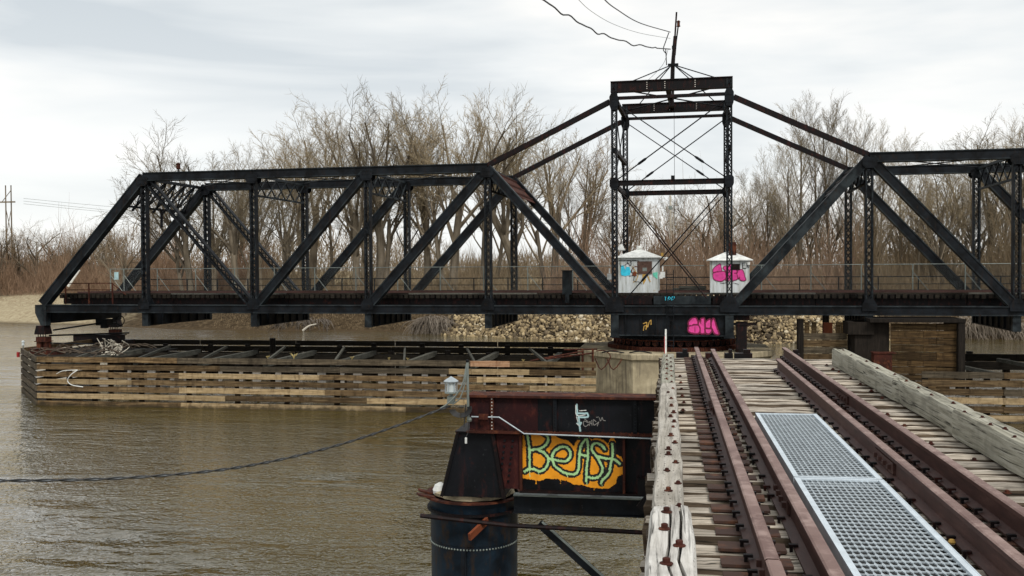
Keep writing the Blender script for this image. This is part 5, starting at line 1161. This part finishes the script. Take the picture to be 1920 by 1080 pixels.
# ------------------------------------------------------------------ river pier with graffiti girder
PR = thing('river_pier', 'black steel cylinder pier and cross girders with orange and green graffiti under the trestle end', 'pier', (0, 16.3, 0))
mb = MB(); mb.bb(-3.39, 2.6, 0.0, .03, 5.33, 5.9)
for yy in (0.0,): mb.bb(-3.42, 2.6, -.10, .42, 5.90, 5.94, 1); mb.bb(-3.42, 2.6, -.10, .42, 5.285, 5.325, 1)
ub = mb.build('upper_girder', ['steel_blk', 'rust'], PR)
mb = MB(); mb.bb(-3.385, -2.2, -.012, -.003, 5.33, 5.89); mb.build('end_plate', 'maroon', ub)
for x in (-2.985, -1.9, -.55):
    mb = MB(); mb.bb(x - .03, x + .03, -.06, -.002 - .012, 5.33, 5.9); st = mb.build('stiffener', 'rust' if x < -2.5 else 'steel', ub)
    mb = MB()
    for k in range(10): mb.box((x, -.066, 5.36 + k * .057), (.018, .012, .018))
    mb.build('rivet_row', 'pale' if x < -2.5 else 'steel', st)['kind'] = 'stuff'
mb = MB()
for k in range(34): mb.box((-3.3 + k * .1, -.06, 5.335), (.022, .022, .02))
mb.build('rivet_row', 'rust', ub)['kind'] = 'stuff'
mb = MB(); mb.bb(-2.98, 2.4, .1, .13, 4.30, 5.28); mb.bb(-2.52, 2.4, -.02, .3, 4.26, 4.30, 1)
lb_ = mb.build('lower_girder', ['steel_blk', 'steel_red'], PR)
for x in (-2.50, -.74): mb = MB(); mb.bb(x - .02, x + .02, -.02, .1, 4.3, 5.28); mb.build('stiffener', 'rust', lb_)
mb = MB(); mb.bb(-2.98, -2.53, .02, .05, 4.32, 5.28)
mb.build('side_plate', 'maroon', lb_)
mb = MB()
for k in range(8):
    for j in range(2): mb.box((-2.86 + j * .14 + k * .012, .01, 4.45 + k * .1), (.035, .03, .035))
mb.build('rivet_row', 'steel', lb_)['kind'] = 'stuff'
KX = 1.73 / 190 / 6.857; KZ = .95 / 103 / 6.857
def gb(pts): return [((x - 110) * KX, (870 - y) * KZ) for x, y in pts]
green = [[(185, 150), (200, 250), (215, 380), (215, 500), (210, 600), (150, 650)], [(215, 135), (330, 130), (430, 170), (460, 230), (430, 300), (350, 350), (240, 370)], [(330, 370), (400, 400), (460, 470), (450, 550), (400, 620), (340, 640), (270, 615), (210, 620)],
         [(400, 390), (470, 470), (510, 490), (540, 560), (600, 610), (680, 655), (800, 665), (850, 600), (860, 450), (880, 320), (930, 230), (965, 230), (975, 350), (970, 450), (955, 600), (950, 750)], [(510, 480), (600, 500), (690, 500), (745, 440), (740, 370), (690, 325), (620, 325), (550, 370), (515, 430), (520, 500)],
         [(870, 410), (960, 430)], [(1190, 340), (1150, 290), (1080, 265), (1030, 290), (1030, 360), (1090, 440), (1140, 530), (1160, 600), (1120, 680), (1040, 710), (960, 690)], [(1285, 270), (1290, 400), (1265, 520), (1240, 640), (1160, 730), (1140, 770)], [(1100, 430), (1200, 455), (1300, 460), (1380, 520)], [(140, 110), (165, 130)], [(850, 170), (860, 185)]]
blob = [(112, 170), (150, 190), (200, 120), (430, 110), (500, 140), (560, 190), (640, 225), (720, 240), (790, 310), (830, 230), (870, 190), (930, 155), (990, 165), (1010, 215), (1100, 200), (1180, 220), (1225, 270), (1260, 200), (1300, 180), (1330, 240), (1330, 400), (1400, 430), (1418, 460), (1418, 650), (1350, 680), (1330, 760), (1280, 810), (1220, 840), (1000, 830), (900, 800), (800, 800), (690, 750), (560, 735), (430, 730), (350, 765), (115, 735)]
drips = [('s', gb([(x, y), (x + 3, y + l)]), .012, 2) for x, y, l in ((960, 745, 60), (330, 640, 45), (705, 655, 55), (1150, 765, 40), (215, 640, 70))] + [('s', gb([(x, y), (x - 2, y + l)]), .011, 0) for x, y, l in ((300, 745, 60), (620, 745, 45), (1050, 825, 40))]
lay = [('p', gb(blob), 0)] + [('s', gb(p), .12, 1) for p in green] + drips + [('s', gb(p), .040, 2) for p in green]
tagp(paint('graffiti', lb_, lay, ['orange', 'blackp', 'green'], (-2.5, .1, 4.31), (1, 0, 0), (0, 0, 1), (0, -1, 0), 1.74, .97, .0075, .0032), 'green BeASt lettering on an orange ground')
k5 = .0091 / 18
def g5(pts): return [((x - 300) * k5, (1080 - y) * k5) for x, y in pts]
lf = [('s', g5(p), .03, 0) for p in ([(380, 170), (390, 540)], [(400, 470), (730, 460)], [(730, 460), (740, 580), (430, 600)], [(440, 600), (460, 800)], [(400, 800), (470, 860), (520, 780)], [(470, 900), (490, 1060)])]
lf += [('s', g5(p), .012, 1) for p in ([(345, 200), (370, 530), (660, 515)], [(370, 590), (410, 750)], [(365, 810), (460, 890)], [(470, 380), (690, 360)])]
lf += [('s', g5(p), .009, 2) for p in ([(740, 770), (640, 720), (600, 760), (610, 870), (680, 900), (770, 830)], [(640, 650), (750, 740)], [(770, 780), (830, 730), (790, 870)], [(820, 790), (880, 790)], [(875, 690), (885, 860)], [(1020, 740), (930, 670), (940, 840), (1000, 830), (1100, 750)], [(1110, 740), (1060, 880)], [(1030, 590), (1100, 575)], [(1130, 600), (1170, 710), (1220, 590), (1260, 680), (1330, 695)])]
tagp(paint('graffiti', ub, lf, ['paleblue', 'white', 'greyp'], (-1.57, -.004, 5.335), (1, 0, 0), (0, 0, 1), (0, -1, 0), .62, .55, .005, .0), 'pale blue arrow letters and chalk scrawl')
# pedestal and cylinder
mb = MB(); z0, z1 = 4.16, 5.28
mb.add([(-3.89, .0, z0), (-2.79, .0, z0), (-2.79, 1.1, z0), (-3.89, 1.1, z0), (-3.6, .02, z1), (-2.98, .02, z1), (-2.98, .9, z1), (-3.6, .9, z1)], [(3, 2, 1, 0), (4, 5, 6, 7), (0, 1, 5, 4), (1, 2, 6, 5), (2, 3, 7, 6), (3, 0, 4, 7)])
mb.beam((-3.89, -.02, z0), (-3.6, 0.0, z1), .05, .05, mat=1); mb.beam((-2.79, -.02, z0), (-2.98, 0.0, z1), .07, .06, mat=1); mb.bb(-3.64, -2.94, -.03, .95, z1, z1 + .02, 1)
mb.build('pedestal', ['steel_blk', 'steel_red'], PR)
def rough_slab():
    mb = MB(); r = random.Random(2); n = 26; V = []
    for z, k in ((4.0, 1.0), (4.13, .98), (4.17, .8)):
        for j in range(n):
            a = j / n * 6.283; rr_ = .74 * k + r.gauss(0, .02); V.append((-3.48 + rr_ * math.cos(a), .8 + rr_ * math.sin(a), z + r.gauss(0, .02)))
    F = [(i * n + j, i * n + (j + 1) % n, (i + 1) * n + (j + 1) % n, (i + 1) * n + j) for i in range(2) for j in range(n)] + [tuple(2 * n + j for j in range(n))]
    mb.add(V, F); mb.build('concrete_fill', 'conc', PR, smooth=True)
rough_slab()
mb = MB(); mb.lathe((-3.48, .8, 0), [(.78, -3), (.78, 3.27), (.79, 3.28), (.79, 3.88), (.80, 3.9), (.80, 4.06), (.72, 4.06), (.72, 3.95)], 48); cy = mb.build('cylinder_shell', 'shell', PR, smooth=True)
mb = MB(); mb.lathe((-3.48, .8, 0), [(.80, 3.80), (.85, 3.80), (.85, 3.84), (.80, 3.84)], 48); mb.build('rim_angle', 'steel_red', cy)
mb = MB(); mb.lathe((-3.48, .8, 0), [(.79, 4.02), (.90, 4.03), (.90, 4.06), (.79, 4.06)], 48); mb.build('rim_angle', 'rust', cy)
riv = MB().lathe((0, 0, 0), [(.018, 0), (.016, .010), (.006, .016)], 8).mesh('rivet', 'galv_dull')
for k in range(44):
    a = math.pi + math.pi * k / 43; o_ = link('rivet', riv, cy, (-3.48 + .782 * math.cos(a), .8 + .782 * math.sin(a), 3.22 + .0)); o_.rotation_euler = (math.pi / 2, 0, a + math.pi / 2)
mb = MB(); mb.bb(-3.485, -3.465, -.01, .03, 0, 3.2); mb.build('seam_strap', 'steel', cy)
mb = MB(); mb.beam((-3.1, .05, 3.75), (-3.3, -.5, 3.6), .05, .12); mb.build('bracket_arm', 'rustpaint', cy)
for dx, dy in ((-.75, .3), (-.8, .6)):
    mb = MB(); mb.box((-3.48 + dx, dy, 4.08), (.35, .2, .03), rz=.5, ry=.25); mb.build('rim_plate', 'rust', cy)
mb = MB(); mb.lathe((-4.05, .55, 4.08), [(.13, 0), (.14, .06), (.1, .15), (.03, .19)], 10); mb.build('concrete_lump', 'white', PR)
# second cylinder under the deck
mb = MB(); mb.lathe((1.9, .8, 0), [(.78, -3), (.78, 4.06), (.70, 4.1)], 40); mb.build('cylinder_shell', 'shell', PR, smooth=True)
mb = MB(); mb.bb(1.5, 2.4, .2, 1.2, 4.1, 5.28); mb.build('pedestal', 'shell', PR)
# lower I beam, pipe, brace
mb = MB(); mb.bb(-2.66, 1.5, .24, .27, 3.88, 4.16); mb.bb(-2.66, 1.5, .16, .34, 4.16, 4.185, 1); mb.bb(-2.66, 1.5, .14, .36, 3.86, 3.88)
ib = mb.build('lower_strut', ['steel', 'galv_dull'], PR)
for x in (-1.98, -1.22):
    mb = MB(); mb.bb(x - .08, x + .08, .12, .34, 4.187, 4.2); pc = mb.build('splice_plate', 'galv_dull', ib)
mb = MB(); mb.tube([(-4.2, -.3, 3.88), (-2.7, -.12, 3.72), (-.2, -.05, 3.66), (1.4, 0, 3.66)], .04, 7); mb.build('pipe', 'steel_red', PR)
mb = MB(); mb.bb(-2.6, -.35, .45, .75, 4.2, 4.235); mb.build('grass_ledge', 'plank_grey', PR)
mb = MB(); mb.beam((-2.2, .1, 3.72), (-.2, .1, 2.0), .1, .13); mb.beam((-2.14, .04, 3.76), (-.14, .04, 2.04), .03, .03, mat=1)
mb.build('diagonal_brace', ['steel', 'galv_dull'], PR)
mb = MB(); mb.bb(-.50, .0, -.35, -.1, 4.35, 4.62); mb.box((-.28, -.4, 4.22), (.34, .1, .34), ry=.7); mb.build('bracket', 'steel_red', PR)
# conduit, lantern, pole
CD = thing('conduit_pole', 'thin grey conduit pole with junction ball and bent pipe on the girder end', 'conduit', (-3.4, 16.2, 5.3))
mb = MB(); mb.tube([(.01, 0, .18), (0, 0, 1.2)], .022, 8); mb.build('pole', 'galv_dull', CD)
mb = MB(); mb.lathe((.03, 0, .22), [(.0, -.045), (.035, -.03), (.045, 0), (.035, .03), (.0, .045)], 10); mb.build('junction_ball', 'galv_dull', CD)
mb = MB(); mb.tube([(.02, 0, .2), (-.0, 0, -.02), (-.03, -.02, -.08)], .008, 6); mb.lathe((-.03, -.02, -.19), [(.02, 0), (.022, .09), (.012, .1)], 8, 1); mb.build('hanging_plug', ['cable', 'white'], CD)
mb = MB(); mb.bb(.2, .36, -.05, .02, .23, .32); mb.build('switch_box', 'rust', CD)
mb = MB(); mb.tube([(.07, -.02, .27), (.55, -.02, .27), (.98, -.03, -.0), (3.3, -.03, -.04), (4.5, -.03, -.04)], .013, 7); mb.build('bent_pipe', 'galv', CD)
mb = MB(); mb.lathe((0, 0, 1.2), [(.02, 0), (.03, .02), (.02, .05)], 8); mb.tube(crom([(0, 0, 1.22), (-.03, -.02, .9), (-.12, -.03, .6), (-.25, -.04, .48)], 6), .012, 5, 1); mb.build('conduit_head', ['steel', 'galv_dull'], CD)
LN = thing('navigation_lantern', 'grey ribbed glass navigation lantern on a small box at the girder end', 'lantern', (-3.7, 16.25, 5.78))
mb = MB(); mb.bb(-.06, .06, -.06, .06, 0, .13); mb.build('junction_box', 'galv_dull', LN)
mb = MB(); mb.cyl((0, 0), .03, .13, .18, 8); mb.lathe((0, 0, 0), [(.05, .175), (.115, .18), (.115, .2), (.05, .205)], 16); mb.build('base', 'galv_dull', LN)
mb = MB(); mb.lathe((0, 0, 0), [(.082, .205), (.085, .22), (.078, .24), (.085, .26), (.078, .28), (.085, .30), (.078, .32), (.085, .34), (.08, .375)], 20); mb.build('lens', 'glass', LN, smooth=True)
for k in range(6):
    a = k * math.pi / 3 + .3; mb = MB(); mb.tube([(.1 * math.cos(a), .1 * math.sin(a), .2), (.1 * math.cos(a), .1 * math.sin(a), .38)], .008, 5); mb.build('guard_bar', 'galv', LN)
mb = MB(); mb.lathe((0, 0, 0), [(.125, .375), (.13, .39), (.09, .42), (.04, .45), (.012, .47)], 20); mb.build('cap', 'galv', LN)
mb = MB()
for k in range(6):
    r_ = .09 + .012 * k; mb.tube([(-3.5 + r_ * math.cos(a) * 1.3, 16.12 - k * .01, 5.72 + r_ * math.sin(a)) for a in np.linspace(3.3, 6.6, 12)], .008, 4)
mb.tube(crom([(-3.4, 16.15, 6.48), (-3.46, 16.1, 6.15), (-3.6, 16.1, 5.92), (-3.75, 16.1, 5.78), (-3.85, 16.1, 5.72)], 6), .014, 5, 1)
mb.tube(crom([(-3.41, 16.1, 5.8), (-3.45, 16.12, 5.4)], 4), .01, 4)
tag(mb.build('cable_loop', ['cable', 'galv_dull']), 'bundle of looped cable hanging between lantern and conduit pole', 'cable')
P = crom([(-3.72, 16.2, 5.745), (-4.44, 15.3, 5.52), (-5.0, 14.3, 5.40), (-5.63, 13.3, 5.33), (-6.2, 12.3, 5.36), (-7.05, 11.3, 5.45), (-7.84, 10.3, 5.62), (-8.35, 9.3, 5.84), (-8.9, 8.0, 6.15)], 26)
t_ = np.arange(len(P)) * .55; Q = P.copy(); mb = MB()
for ph, mt_ in ((0, 0), (math.pi, 0)):
    Q = P.copy(); Q[:, 2] += .012 * np.sin(t_ + ph); Q[:, 1] += .012 * np.cos(t_ + ph); mb.tube(Q, .011, 6, mt_)
mb.tube(P, .006, 4, 1)
tag(mb.build('sagging_cable', ['cable', 'galv']), 'twisted black cable sagging across the water to the left edge', 'cable')
